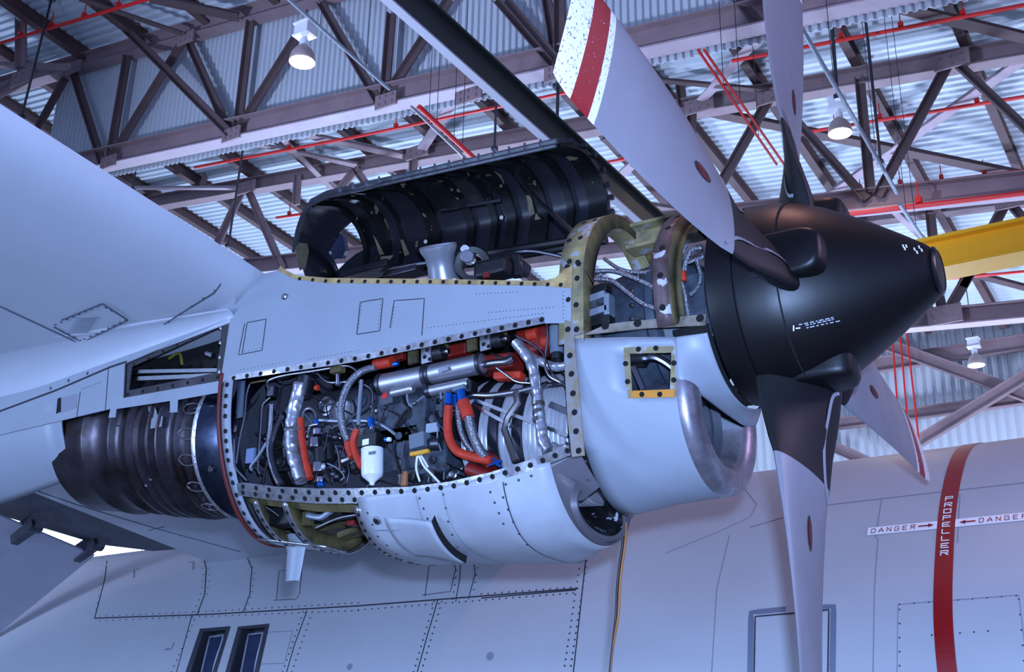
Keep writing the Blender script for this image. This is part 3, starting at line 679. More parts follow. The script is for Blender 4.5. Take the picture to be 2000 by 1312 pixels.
wseam([(35, 945), (150, 985), (300, 1030), (470, 1077)], .008); wseam([(290, 1035), (320, 1028)], .006)

# ------------------------------------------------------------------ engine nacelle
NX = np.array([-6.5, -2.97, -2.05, -1.2, -1.05, -.8]); NH = np.array([.475, .475, .475, .49, .49, .49]); NC = np.array([-.05, -.05, -.3, -.35, -.35, -.35]); NB = np.array([.70, .755, .67, .68, .64, .62]); NN = np.array([2., 2., 3., 3., 2.15, 2.])
def nsec(x): return [float(np.interp(x, NX, q)) for q in (NH, NC, NB, NN)]
def nacF(p):
    h, c, b, n = nsec(p[0]); y = abs(p[1])
    if p[2] >= c: return y - h
    return ((y / h) ** n + ((c - p[2]) / b) ** n) ** (1 / n) * h - h
NAC = Surf(nacF, 3.5, 9.)
def npt(x, z, side=-1, grow=0.):
    h, c, b, n = nsec(x)
    if z >= c: return np.array((x, side * (h + grow), z))
    k = min(1., max(0., (c - z) / b)); y = h * max(0., 1 - k ** n) ** (1 / n); s = 1 + grow / h; return np.array((x, side * y * s, c - (c - z) * (1 + grow / b)))
def nring(x, z0, z1=None, num=40, grow=0.):
    """section of the nacelle from near height z0 round the bottom to far height z1"""
    h, c, b, n = nsec(x); z1 = z0 if z1 is None else z1; P = []
    h += grow; b += grow
    def ang(z):
        return math.asin(min(1., max(0., ((c - z) / b)))) if True else 0
    pts = []
    if z0 > c: pts += [np.array((x, -h, z)) for z in np.linspace(z0, c, 8)[:-1]]; a0 = 0
    else:
        k = (c - z0) / b; a0 = math.asin(min(1, k ** (n / 2)))
    a1 = 0 if z1 > c else math.asin(min(1, ((c - z1) / b) ** (n / 2)))
    for q in np.linspace(a0, math.pi - a1, num):
        cy = math.cos(q); sz = math.sin(q); pts.append(np.array((x, -h * math.copysign(abs(cy) ** (2 / n), cy), c - b * abs(sz) ** (2 / n))))
    if z1 > c: pts += [np.array((x, h, z)) for z in np.linspace(c, z1, 8)[1:]]
    return pts
# far side skin and firewall close the bay
nac = loft('engine_nacelle', [[np.array((x, .475, z)) for z in np.linspace(zl, zt, 10)] for x, zl, zt in ((-4.9, .0, .5), (-3.0, -.1, .55), (-2.97, -.72, .55), (-2.4, -.72, .42), (-1.6, -.72, .25), (-.86, -.72, .14))], PAINT, air, solid=.012)
fw = nring(-2.99, .42, .42, 40); mk('firewall', fw, [tuple(range(len(fw)))], GPLATE, nac, smooth=False, solid=.01)
# upper side skin
SIDE = [(459, 598), (476, 580), (512, 537), (548, 528), (575, 543), (640, 551), (850, 553), (1000, 556), (1060, 557), (1117, 563), (1117, 632), (1062, 632), (900, 664), (700, 706), (441, 744), (449, 680)]
sp = skin('side_panel', SIDE, PlaneY(-.475), PAINT, nac, th=.008, step=26)
PY = PlaneY(-.483)
st = skin('side_panel_flange', [(447, 733), (700, 692), (900, 650), (1062, 618), (1064, 631), (900, 664), (700, 706), (447, 744)], PY, ALU, nac, th=.003, step=30)
studs('fastener_hole', [(456, 738), (1058, 624)] and [(456, 738), (580, 718), (700, 699), (900, 657), (1058, 624)], 26.5, PlaneY(-.487), .0125, HOLE, st)
def nline(pts, w=.004, m=SEAM, surf=PY, name='panel_seam'): return ribbon(name, pts, surf, w, m, nac, out=.002)
nline([(473, 690), (483, 630), (520, 623), (512, 684), (466, 693), (478, 632)]); nline([(697, 652), (704, 590), (748, 583), (742, 646), (697, 653)]); nline([(762, 640), (770, 587), (829, 583), (824, 655)])
rivets('rivets', [[(700, 640), (707, 592)], [(738, 640), (744, 588)], [(478, 686), (508, 680)], [(930, 574), (1010, 570)], [(955, 610), (1080, 600)], [(470, 722), (560, 706)], [(600, 702), (700, 684)], [(835, 640), (1060, 612)], [(1100, 570), (1100, 620)], [(770, 600), (765, 640)]], 7, PY, .003, RIV, nac, .001)
studs('vent_knob', [(557, 580)], 0, PY, .018, STEEL, nac, .004, .012)
yl = skin('sill_flange', [(548, 519), (560, 528), (580, 538), (640, 543), (850, 545), (1000, 548), (1060, 549), (1085, 543), (1105, 525), (1118, 520), (1117, 563), (1060, 558), (1000, 557), (850, 555), (640, 553), (575, 545), (545, 530)], PY, mat('sill_yellow', (.78, .66, .42), .55, var=.3, vscale=14, dark=(.55, .45, .30)), nac, th=.004, step=30)
studs('fastener_hole', [(585, 544), (640, 549), (850, 550), (1000, 553), (1095, 556)], 26, PlaneY(-.489), .010, HOLE, yl)
# aft fairing with the triangular access opening
TRI = [(452, 622), (245, 711), (242, 778), (433, 744)]; TRIN = [(437, 637), (259, 717), (253, 763), (424, 728)]
skin('aft_fairing', [(470, 560), (440, 540), (300, 560), (-60, 640), (-60, 872), (0, 850), (116, 823), (217, 799), (300, 780), (433, 752), (441, 744), (449, 680), (459, 598)], PlaneY(-.475), PAINT, nac, holes=[TRI], th=.008, step=30)
tf = skin('access_opening_frame', TRI, PlaneY(-.462), mat('opening_frame', (.26, .24, .26), .5, metal=.4, var=.4, vscale=12), nac, holes=[TRIN], th=.006, step=24)
studs('fastener_hole', [(249, 770), (425, 736)], 32, PlaneY(-.469), .011, HOLE, tf); studs('fastener_hole', [(431, 640), (428, 725)], 28, PlaneY(-.469), .011, STEEL, tf); studs('fastener_hole', [(262, 712), (430, 634)], 30, PlaneY(-.469), .009, HOLE, tf)
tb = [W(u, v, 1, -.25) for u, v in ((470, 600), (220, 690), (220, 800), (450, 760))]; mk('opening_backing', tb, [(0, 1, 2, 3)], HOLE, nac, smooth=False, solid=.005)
for a, b, w in (((258, 727), (428, 724), 7), ((256, 741), (424, 734), 8)): MB().bar(W(*a, 1, -.42), W(*b, 1, -.42), .03, w * 5.9 / FPX * 1.2, up=(0, 1, 0) if False else (0, 0, 1)).build('opening_bar', STEEL, nac, smooth=False)
MB().cyl(W(405, 690, 1, -.40), W(417, 695, 1, -.40), .018, 10).build('pipe_coupling', STEEL, nac); ptube('fuel_pipe', [(330, 700), (350, 690), (356, 712)], -.34, 3, mat('fuel_pipe_olive', (.40, .42, .14), .5), nac)
sill = skin('fairing_lower_strip', [(217, 797), (245, 780), (434, 746), (433, 766), (348, 781), (347, 805), (333, 806), (333, 783), (228, 799), (226, 815), (213, 816)], PlaneY(-.481), PAINT, nac, th=.004, step=24)
nline([(0, 803), (110, 762), (215, 717), (248, 706)], .012); nline([(150, 815), (157, 765)], .004); nline([(206, 800), (212, 720)], .004); nline([(160, 760), (200, 745)], .003, SEAML)
skin('fairing_notch', [(113, 778), (120, 776), (119, 804), (110, 808)], PY, HOLE, nac, th=.002, step=20); skin('fairing_notch_plate', [(120, 776), (150, 769), (150, 796), (120, 806)], PY, mat('notch_grey', (.52, .53, .58), .5), nac, th=.002, step=20)
studs('fastener_hole', [(72, 718), (114, 705), (141, 703), (171, 729), (134, 743), (99, 758)], 0, PY, .010, RIV, nac)
# rounded aft shroud around the tailpipe
AF = Surf(lambda p: math.hypot(p[1], p[2] - .05) - .50 if p[0] < -4.0 else .6, 4., 11.)
rings = []
for x in np.linspace(-6.4, -4.28, 14):
    zc = .05; rr = .48 + .0 * (x + 4.3); rings.append([np.array((x, -rr * math.cos(q) - .004, zc - rr * math.sin(q))) for q in np.linspace(-.35, .95 + .55 * max(0, (-4.3 - x)) / 2, 16)])
loft('tailpipe_shroud', rings, PAINT, nac, solid=.012)
# ------------------------------------------------------------------ exhaust duct
EA = np.array((-2.93, 0, -.235)); EB = np.array((-4.75, 0, .035)); pr = [(0, .36), (.02, .40), (.10, .425), (.22, .435), (.245, .45), (.262, .452), (.275, .44), (.34, .435), (.42, .432)]
exh = lathe('exhaust_duct', pr[:6], EA, EB, BLUED, air, seg=56)
lathe('exhaust_clamp_band', [(.243, .45), (.25, .459), (.262, .459), (.27, .45)], EA, EB, ALU, exh, seg=56)
t = .27; prof2 = [(t, .436)]
for k, (w, r) in enumerate(((.06, .424), (.02, .446), (.06, .422), (.02, .444), (.10, .425), (.03, .458), (.05, .425), (.03, .456), (.05, .424), (.035, .456), (.07, .424), (.035, .455), (.12, .426), (.02, .448), (.20, .430), (.03, .455), (.34, .445))):
    prof2 += [(t + w * .15, r), (t + w * .85, r)]; t += w
lathe('exhaust_bellows', prof2, EA, EB, BURNT, exh, seg=56, auto=60)
ed = (EB - EA) / np.linalg.norm(EB - EA)
for k, q in enumerate((188, 170, 152, 206, 132, 112)):
    q = math.radians(q); u = np.array((0, 1., 0)); w = np.cross(ed, u); rr = .452; c = EA + ed * .33 + (math.cos(q) * u + math.sin(q) * w) * rr * 1.0
    tn = (-math.sin(q) * u + math.cos(q) * w)
    for s in (-1, 1):
        o = MB().tube(spline([c - ed * .085 + tn * .018 * s, c - ed * .03 + tn * .03 * s, c + ed * .02 + tn * .024 * s, c + ed * .045]), .005, 6).build('toggle_clip', STEEL, exh)
ptube('drain_line', [(285, 950), (287, 938), (300, 936), (420, 916), (442, 912)], -.30, 2.6, STEEL, exh); ptube('sense_line', [(145, 842), (172, 828), (200, 830), (272, 832), (285, 815), (300, 808), (420, 792)], -.42, 2.2, DSTEEL, exh)
MB().bar(W(298, 790, 1, -.43), W(309, 828, 1, -.43), .03, .05, up=(1, 0, 0)).box(W(309, 826, 1, -.44), (.045, .012, .03)).build('hanger_bracket', STEEL, exh, smooth=False)
mk('duct_gap_black', [W(120, 826, 1, -.40), W(430, 752, 1, -.40), W(430, 800, 1, -.30), W(120, 870, 1, -.34)], [(0, 1, 2, 3)], HOLE, exh, smooth=False, solid=.01)  # black sheet filling the dark gap between fairing edge and exhaust top
studs('boss', [(413, 916), (415, 917)][:1], 0, PlaneY(-.36), .022, BURNT, exh, .0, .012)
# ------------------------------------------------------------------ firewall frame, bottom frames, keel
def frame(name, x0, x1, z0, depth, m, mw, parent, grow=.004, z1=None, web=True):
    ra = nring(x0, z0, z1, 44, grow); rb = nring(x1, z0, z1, 44, grow); f = loft(name, [ra, rb], m, parent, solid=.006)
    if web:
        ri = [np.array((x0, p[1] * (1 - depth / .47), p[2] + (depth * (.8 if p[2] < -.3 else .0)))) for p in ra]
        loft(name + '_web', [ra, ri], mw, parent, solid=.006)
    return f
ff = frame('firewall_frame', -2.975, -2.905, .0, .07, PAINT, ALU, nac, .006, z1=.3)
lathe_seal = loft('firewall_seal', [nring(-3.005, .02, .3, 44, .010), nring(-2.98, .02, .3, 44, .018)], SEAL, nac, solid=.01)
def ringholes(x, z0, z1, n, parent, r=.013, grow=.012, m=HOLE, side=-1):
    R = nring(x, z0, z0, 90, grow); keep = [p for p in R if p[1] < .12]
    L = np.cumsum([0] + [np.linalg.norm(keep[i + 1] - keep[i]) for i in range(len(keep) - 1)])
    for k in range(n):
        s = L[-1] * (k + .5) / n; i = min(np.searchsorted(L, s), len(keep) - 1); p = keep[i]; nn = NAC.n(p)
        o = bpy.data.objects.new('fastener_hole', hole_mesh(r, m, .002, 'fastener_hole')); COL.objects.link(o); o.location = off(p); o.rotation_euler = Vector(nn).to_track_quat('Z', 'Y').to_euler(); setp(o, parent)
ringholes(-2.94, -.02, 0, 20, ff)
f2 = frame('bottom_frame', -2.83, -2.785, -.66, .08, ALU, OLIVE, nac, .004); ringholes(-2.808, -.68, 0, 9, f2, .011)
f3 = frame('bottom_frame', -2.60, -2.555, -.70, .10, ALU, OLIVE, nac, .004); ringholes(-2.578, -.72, 0, 8, f3, .011)
lo = frame('cowl_end_frame', -2.085, -2.045, -.79, .06, ALU, ALU, nac, .005); ringholes(-2.066, -.80, 0, 13, lo, .010)
kv = [[np.array((x, y, nsec(x)[1] - nsec(x)[2] + .01)) for y in (-.12, -.06, .0, .06)] for x in np.linspace(-2.97, -2.5, 6)]
loft('keel_plate', kv, ALU, nac, solid=.012)
MB().box((-2.72, .22, -.72), (.2, .12, .02)).box((-2.45, .30, -.63), (.35, .02, .10)).build('keel_web', OLIVE, nac, smooth=False)
# drain mast
mz = -.80
dm = [[np.array((-2.795 + a * sx + ox, b * sy, z)) for a, b in ((.06, 0), (.035, .018), (0, .024), (-.04, .016), (-.07, 0), (-.04, -.016), (0, -.024), (.035, -.018))] for z, sx, sy, ox in ((-.78, 1.6, 2.6, 0), (-.82, 1.15, 1.5, 0), (-.86, .95, 1.1, -.0), (-.95, .85, 1., -.005), (-1.02, .72, .9, -.01))]
loft('drain_mast', dm, PAINT, nac, closed=True, capends=True)
# long silver fastening strip below the bay
LF_T = [(465, 943), (480, 941), (540, 949), (620, 953), (700, 953), (800, 950), (880, 940), (960, 922), (1040, 896), (1112, 868)]
LF_B = [(1116, 888), (1040, 918), (960, 941), (880, 958), (800, 968), (705, 970), (700, 982), (620, 982), (540, 976), (468, 966)]
lfs = skin('lower_sill_flange', LF_T + LF_B, NAC, ALU, nac, th=.006, step=20, out=.004)
LFS = Surf(lambda p: nacF(p) - .010, 3.5, 9.)
studs('fastener_hole', [(474, 950), (540, 958), (620, 962), (700, 962), (800, 959), (880, 950), (960, 931), (1040, 907), (1108, 880)], 25.5, LFS, .0125, HOLE, lfs)
studs('fastener_hole', [(474, 962), (540, 970), (620, 975), (692, 976)], 23.5, LFS, .0125, HOLE, lfs)
skin('inner_sill_web', [(480, 972), (700, 985), (700, 1000), (620, 998), (490, 982)], Surf(lambda p: nacF(p) + .03, 3.5, 9.), OLIVE, nac, th=.004, step=30)
# ---- lower cowl with oil-cooler scoop
def lowz(x): return float(np.interp(x, [-2.06, -1.43, -1.16, -.85], [-.745, -.755, -.725, -.69]))
lcx = list(np.linspace(-2.05, -1.0, 16)); lc = loft('lower_cowl', [nring(x, lowz(x), lowz(x), 50) for x in lcx], PAINT2, nac, solid=.01)
# oil-cooler scoop: dark grey nose of the lower cowl with a round mouth below the near side
LIPG = mat('lip_grey', (.37, .355, .375), .42, var=.15, vscale=8)
def mouth(x, yc, zc, hw, hb, n=50):
    return [np.array((x, yc - hw * math.cos(q), zc - hb * math.sin(q))) for q in np.linspace(-.55, math.pi + .55, n)]
ra = nring(-1.01, -.74, -.74, 50); sr = [ra]
M0 = mouth(-.905, -.165, -.885, .245, .135); M1 = mouth(-.882, -.165, -.888, .228, .118)
for t_ in (.35, .7, .9): sr.append([p * (1 - w_) + q * w_ + np.array((.0, 0, 0)) for p, q in zip(ra, M0) for w_ in (t_ ** 1.5,)])
for k_, t_ in enumerate((.35, .7, .9)):
    for p in sr[1 + k_]: p[0] = -1.01 + .125 * t_
sr += [M0, M1, mouth(-.886, -.165, -.89, .208, .098)]
scp = loft('oil_cooler_scoop', sr, LIPG, nac)
loft('scoop_throat', [[np.array((x, yc - hw * math.cos(q), zc - hb * math.sin(q))) for q in np.linspace(0, 2 * math.pi, 40)] for x, yc, zc, hw, hb in ((-.886, -.165, -.89, .208, .098), (-.95, -.13, -.85, .16, .08), (-1.02, -.06, -.80, .13, .075), (-1.12, 0, -.72, .12, .07))], mat('throat_dark', (.10, .10, .12), .4, var=.5, vscale=14, dark=(.02, .02, .02), speck=((.62, .64, .68), 18, .64)), nac)  # shade inside the mouth is put into the dark throat material
skin('scoop_shoulder', [(1062, 921), (1112, 893), (1135, 888), (1150, 915), (1172, 950), (1140, 975), (1090, 985), (1075, 965)], Surf(lambda p: nacF(p) - .002, 3.5, 9.), LIPG, nac, th=.004, step=18)
mk('scoop_shade_plate', [np.array((-.878, y, z)) for y, z in ((-.42, -.50), (-.34, -.78), (.02, -.83), (.2, -.50))], [(0, 1, 2, 3)], HOLE, nac, smooth=False, solid=.006)  # added black plate in place of the shading under the front cowl
mk('scoop_back', [np.array((-1.11, .13 * math.cos(q), -.73 + .08 * math.sin(q))) for q in np.linspace(0, 2 * math.pi, 20)[:-1]], [tuple(range(19))], HOLE, nac, smooth=False, solid=.01)
for sx, sw, sm_ in ((-1.215, .006, SEAM), (-1.70, .004, SEAML), (-1.55, .003, SEAML)): loft('panel_seam', [nring(sx - sw / 2, -.78, -.78, 50, .0125), nring(sx + sw / 2, -.78, -.78, 50, .0125)], sm_, nac)
NACO = Surf(lambda p: nacF(p) - .011, 3.5, 9.); nline([(730, 1036), (785, 1035), (862, 1032)], .004, surf=NACO, m=SEAML); nline([(785, 1036), (802, 1060), (815, 1075)], .004, surf=NACO, m=SEAML)
rivets('rivets', [[(822, 972), (845, 1030)], [(868, 965), (880, 1030), (895, 1065)], [(985, 970), (1012, 1035), (1030, 1060)], [(960, 960), (985, 1020)], [(720, 1000), (740, 1045), (775, 1078)], [(990, 945), (1062, 920)], [(1145, 900), (1150, 935)]], 24, NAC, .007, RIV, nac, .011)
studs('drain_port', [(739, 1014)], 0, NAC, .022, STEEL, lc, .01, .01); studs('port_core', [(739, 1014)], 0, NAC, .012, HOLE, lc, .02, .003)
# cooler exit flap bulging from the lower cowl
fb = []
for t in np.linspace(0, 1, 10):
    row = []
    x = -1.92 + .30 * t
    for q in np.linspace(.80, 1.45, 10):
        h, c, b, n = nsec(x); g = .004 + .045 * t ** 1.6; cy, sz = math.cos(q), math.sin(q); row.append(np.array((x, -(h + g) * abs(cy) ** (2 / n), c - (b + g) * abs(sz) ** (2 / n))))
    fb.append(row)
loft('cooler_exit_flap', fb, PAINT2, nac, solid=.008)
mk('cooler_gap_shade', [fb[-1][k] for k in range(10)] + [np.array((p[0] + .001, p[1] * .95, p[2] + .035)) for p in fb[-1]], [(k, k + 1, 10 + k + 1, 10 + k) for k in range(9)], HOLE, nac)  # black strip stands in for the shadow at the flap's open edge
# ---- front cowl: aft U-section tapering to the round intake
def fsec(x): return [float(np.interp(x, [-.87, -.62, -.40, -.2], q)) for q in ((.487, .452, .402, .40), (-.15, -.28, -.44, -.44), (.72, .56, .392, .392))]
def fy_(x, z):
    h, c, b = fsec(x); return h if z >= c else h * math.sqrt(max(0., 1 - ((c - z) / b) ** 2))
def fcF(p):
    if not -.95 < p[0] < -.2: return .3
    h, c, b = fsec(p[0]); return abs(p[1]) - h if p[2] >= c else (math.hypot(p[1] / h, (c - p[2]) / b) - 1) * .4
FC = Surf(fcF, 3.5, 8.)
HP = [(1219, 678), (1319, 675), (1320, 776), (1225, 778)]; HC = [FC.hit(*p) for p in HP]
hx0, hx1 = (HC[0][0] + HC[3][0]) / 2, (HC[1][0] + HC[2][0]) / 2
cxs = [-.865, -.80, -.72, hx0, (hx0 * 2 + hx1) / 3, (hx0 + hx1 * 2) / 3, hx1, -.415, -.40]; cxs = sorted(cxs); rows = []
for x in cxs:
    f_ = (x - hx0) / (hx1 - hx0); za = HC[0][2] + (HC[1][2] - HC[0][2]) * f_; zb_ = HC[3][2] + (HC[2][2] - HC[3][2]) * f_; zt = -.185 - .055 * (x + .86) / .5
    h, c, b = fsec(x); ab = math.asin(min(1., max(0., (c - zb_) / b))) if zb_ < c else None
    row = [np.array((x, -fy_(x, z), z)) for z in [zt] + list(np.linspace(za, zb_, 6))]
    q0 = ab if ab is not None else 0.
    row += [np.array((x, -h * math.cos(q), c - b * math.sin(q))) for q in np.linspace(q0 + .07, math.pi, 40)] + [np.array((x, h, z)) for z in np.linspace(c + .03, -.2, 4)]; rows.append(row)
i0, i1 = cxs.index(hx0), cxs.index(hx1)
fc = loft('front_cowl', rows, PAINT, nac, skip=lambda i, k: i0 <= i < i1 and 1 <= k < 6, solid=.008)
# cheek and neck running forward to the spinner, closing over the intake
tgt = spline([np.array(p) for p in ((-.40, -.402, -.237), (-.40, -.402, -.30), (-.40, -.402, -.37), (-.395, -.398, -.425), (-.37, -.36, -.452), (-.355, -.30, -.462), (-.35, -.20, -.47), (-.35, 0., -.475), (-.352, .2, -.47), (-.37, .36, -.452))], 4)
rimz = [-.238, -.29, -.335, -.37]; rim_ = [(-math.sqrt(.453 ** 2 - z * z), z) for z in rimz] + [(y, -math.sqrt(.453 ** 2 - y * y)) for y in (-.22, -.17, -.10, .02, .18, .33)]
rimc = spline([np.array((-.262, y, z)) for y, z in rim_], 4); chk = []
for t in np.linspace(0, 1, 11):
    w = t * t * (3 - 2 * t); row = []
    for p, q in zip(tgt, rimc):
        r_ = p * (1 - w) + q * w; r_[0] = p[0] * (1 - t) + q[0] * t; row.append(r_)
    chk.append(row)
loft('cowl_cheek', chk, PAINT, fc, solid=.006, auto=70)
# polished intake lip and duct
LIP = mat('polished_lip', (.70, .68, .71), .34, metal=.75, var=.2, vscale=10, dark=(.52, .49, .52))
lipr = []
for x, hw, hb, zc in ((-.404, .4035, .3935, -.44), (-.385, .402, .392, -.44), (-.365, .392, .383, -.442), (-.35, .374, .364, -.446), (-.341, .35, .338, -.452), (-.338, .318, .304, -.458), (-.342, .286, .27, -.464), (-.354, .258, .243, -.47), (-.38, .238, .225, -.474), (-.46, .228, .215, -.478)):
    lipr.append([np.array((x, -hw * math.cos(q), zc - hb * math.sin(q))) for q in np.linspace(-.03, math.pi + .03, 60)])
lip = loft('intake_lip', lipr, LIP, nac, auto=60)
loft('intake_duct', [[np.array((x, -.228 * math.cos(q) * s, -.478 - .215 * math.sin(q) * s)) for q in np.linspace(0, 2 * math.pi, 44)] for x, s in ((-.46, 1.0), (-.50, .99), (-.505, .90), (-.60, .88), (-.61, .80), (-.85, .78))], mat('duct_grey', (.40, .41, .45), .4, metal=.5, var=.3, vscale=9), nac, auto=30)
mk('duct_back', [np.array((-.82, -.3 * math.cos(q), -.47 - .3 * math.sin(q))) for q in np.linspace(0, 2 * math.pi, 20)[:-1]], [tuple(range(19))], HOLE, nac, smooth=False)
loft('spinner_bulkhead', [[np.array((x, r * math.sin(q), -r * math.cos(q))) for q in np.linspace(.95, 1.35, 20)] for x, r in ((-.262, .453), (-.30, .455), (-.45, .45))], PAINT, nac, solid=.006)
loft('neck_gap_shade', [[np.array((x, .425 * math.sin(q), -.425 * math.cos(q))) for q in np.linspace(-1.1, 1.4, 30)] for x in (-.255, -.42)], HOLE, nac, solid=.004)  # added black sheet that keeps the gap behind the spinner dark
# top flange of the front cowl
TFZ = Surf(lambda p: fcF(p) if p[0] < -.41 else abs(p[1]) - .40, 3.5, 8.)
tfl = skin('front_cowl_flange', [(1145, 652), (1185, 634), (1215, 630), (1380, 614), (1379, 636), (1260, 642), (1140, 655)], TFZ, mat('flange_worn', (.66, .62, .56), .45, metal=.5, var=.5, vscale=16, dark=(.45, .40, .33)), nac, th=.006, step=24)
studs('fastener_hole', [(1182, 636), (1245, 631), (1320, 625), (1367, 621)], 0, Surf(lambda p: TFZ.F(p) - .008, 3.5, 8.), .018, HOLE, tfl)
wf = skin('inspection_hole_frame', [(1214, 673), (1323, 670), (1324, 780), (1220, 782)], FC, ZINC, nac, holes=[[(1230, 690), (1311, 688), (1308, 762), (1234, 763)]], th=.004, step=24, out=-.006)
skin('orange_sill', [(1233, 763), (1318, 760), (1317, 775), (1233, 777)], FC, ORANGEP, nac, th=.003, step=30, out=.0)
studs('fastener_hole', [(1247, 682), (1281, 680), (1316, 709), (1316, 742), (1226, 745), (1222, 710), (1254, 770), (1289, 770)], 0, FC, .012, HOLE, wf, .002)
MB().cyl(W(1236, 700, 1, -.36), W(1262, 700, 1, -.36), .035, 14).tube(spline([W(u, v, 1, -.36) for u, v in ((1258, 700), (1280, 698), (1300, 707), (1320, 722))]), .016, 8).build('bleed_pipe', STEEL, nac)
MB().bar(W(1238, 716, 1, -.34), W(1258, 762, 1, -.34), .02, .03, up=(0, 1, 0)).build('strut', GPLATE, nac, smooth=False)
# ---- yellow arch frame and brown nose ring
def arch(x0, x1, w, z0, zb, g=0.):
    out = []
    for x in (x0, x1):
        out.append([np.array((x, -w, z)) for z in np.linspace(zb, z0, 10)[:-1]] + [np.array((x, -w * math.cos(q), z0 + w * math.sin(q))) for q in np.linspace(0, math.pi, 36)] + [np.array((x, w, z)) for z in np.linspace(z0, zb, 10)[1:]])
    return out
A2 = arch(-.925, -.80, .478, .10, -.20); ar = loft('arch_frame', A2, ZINC, nac, solid=.008)
loft('arch_web', [A2[1], [p * np.array((1, .82, 1)) + np.array((0, 0, -.06 if p[2] > .1 else 0)) for p in arch(-.80, -.8, .478, .10, -.20)[0]]], OLIVE, nac, solid=.006)
loft('arch_inner_flange', [[p * np.array((1, .82, 1)) + np.array((dx, 0, -.06 if p[2] > .1 else 0)) for p in arch(-.80, -.8, .478, .10, -.20)[0]] for dx in (0, -.10)], ZINC, nac, solid=.005)
leg = skin('frame_post', [(1104, 625), (1138, 640), (1143, 650), (1122, 656), (1132, 760), (1138, 830), (1143, 890), (1118, 893), (1110, 820), (1103, 700)], PlaneY(-.485), mat('post_worn', (.56, .57, .60), .5, metal=.3, var=.5, vscale=14, dark=(.55, .48, .34)), nac, th=.006, step=22)
studs('fastener_hole', [(1109, 643), (1126, 643), (1113, 694), (1116, 730), (1119, 768), (1122, 805), (1125, 842), (1130, 880)], 0, PlaneY(-.492), .014, HOLE, leg)
for k, q in enumerate(np.linspace(.15, 1.9, 6)):
    for x in (-.895, -.835):
        nn = np.array((0, -math.cos(q), math.sin(q))); p = np.array((x, 0, .10)) + nn * .48 + np.array((.01 * (-1) ** k, 0, 0)); o = bpy.data.objects.new('fastener_hole', hole_mesh(.013, HOLE, .002, 'fastener_hole')); COL.objects.link(o); o.location = off(p); o.rotation_euler = Vector(nn).to_track_quat('Z', 'Y').to_euler(); setp(o, ar)
studs('fastener_hole', [(1112, 510), (1108, 540), (1127, 543), (1125, 595), (1128, 512), (1110, 585)], 0, PlaneY(-.482), .013, HOLE, ar)
def ringarc(x, r, a0=-.42, a1=math.pi + .42, n=40): return [np.array((x, -r * math.cos(q), r * math.sin(q))) for q in np.linspace(a0, a1, n)]
nr = loft('nose_ring', [ringarc(-.46, .485), ringarc(-.39, .478)], BROWNR, nac, solid=.008)
loft('nose_ring_web', [ringarc(-.39, .478), ringarc(-.375, .435)], OLIVE, nac, solid=.006); loft('nose_ring_inner_flange', [ringarc(-.375, .435), ringarc(-.35, .43)], OLIVE, nac, solid=.004)
for q in np.linspace(-.25, .95, 5):
    nn = np.array((0, -math.cos(q), math.sin(q))); o = bpy.data.objects.new('fastener_hole', hole_mesh(.015, HOLE, .002, 'fastener_hole')); COL.objects.link(o); o.location = off(np.array((-.425, 0, 0)) + nn * .482); o.rotation_euler = Vector(nn).to_track_quat('Z', 'Y').to_euler(); setp(o, nr)
MB().box((-.63, .07, .50), (.19, .012, .06)).box((-.63, .04, .557), (.19, .05, .008)).box((-.63, .04, .442), (.19, .05, .008)).build('top_longeron', ZINC, nac, smooth=False)
# far-side cowl panel standing open
fp = [[np.array((x, .62 + .20 * math.cos(q), .50 + .20 * math.sin(q))) for q in np.linspace(-.3, math.pi, 18)] for x in (-.80, -.42)]
loft('far_cowl_panel', fp, mat('far_panel', (.62, .56, .58), .5), nac, solid=.01)
# ------------------------------------------------------------------ open cowl door
arcp = [(1185, 470), (1187, 440), (1190, 400), (1184, 370), (1172, 335), (1150, 300), (1125, 282), (1090, 276)]
ap = spline([W(u, v, 0, -1.06) for u, v in arcp], 5)
DX0 = -1.06; base = ap
def doorring(x, s=1., dz=0.):
    out = []
    for p in base: out.append(np.array((x, p[1], p[2] + dz)))
    return out
# rear end of the door curves down and in
tl = W(612, 392, 1, base[-1][1]); bx = -3.05
hz0 = base[0][2]
dxs = list(np.linspace(DX0, -2.55, 14)) + [-2.68, -2.78, -2.86, -2.92, -2.95]
drs = []
for x in dxs:
    k = 0 if x > -2.55 else (x + 2.55) / (-.40); k = min(1., k); sc = 1 - .55 * k ** 2.2; dz = .07 * (-1.06 - x)
    c = np.array((x, .34, hz0)); drs.append([np.array((x, .34 + (p[1] - .34) * (1 - .35 * k ** 2), hz0 + dz + (p[2] - hz0) * sc)) for p in base])
VHI = lambda i, k: 14 <= i < 17 and 12 <= k < 22
door = loft('cowl_door', drs, [DOORIN], air, solid=-.012, skip=VHI)
n = len(base); last = drs[-1]; mk('door_end_cap', last + [np.array((-2.97, .1, hz0 + .1))], [(i, i + 1, n) for i in range(n - 1)], DOORIN, door, solid=.006)
def doorrib(x0, x1, dep, m, k0=0, k1=None, name='door_rib'):
    A = []; 
    def R(x):
        kk = 0 if x > -2.55 else min(1., (x + 2.55) / (-.40)); sc = 1 - .55 * kk ** 2.2; dz = .07 * (-1.06 - x)
        return [np.array((x, .34 + (p[1] - .34) * (1 - .35 * kk ** 2), hz0 + dz + (p[2] - hz0) * sc)) for p in base[k0:k1]]
    a, b = R(x0), R(x1); ce = np.array((0, -.05, hz0 + .2))
    def inn(P): return [p + (np.array((p[0], -.05, hz0 + .22)) - p) / np.linalg.norm(np.array((p[0], -.05, hz0 + .22)) - p) * dep for p in P]
    return loft(name, [a, inn(a), inn(b), b], m, door)
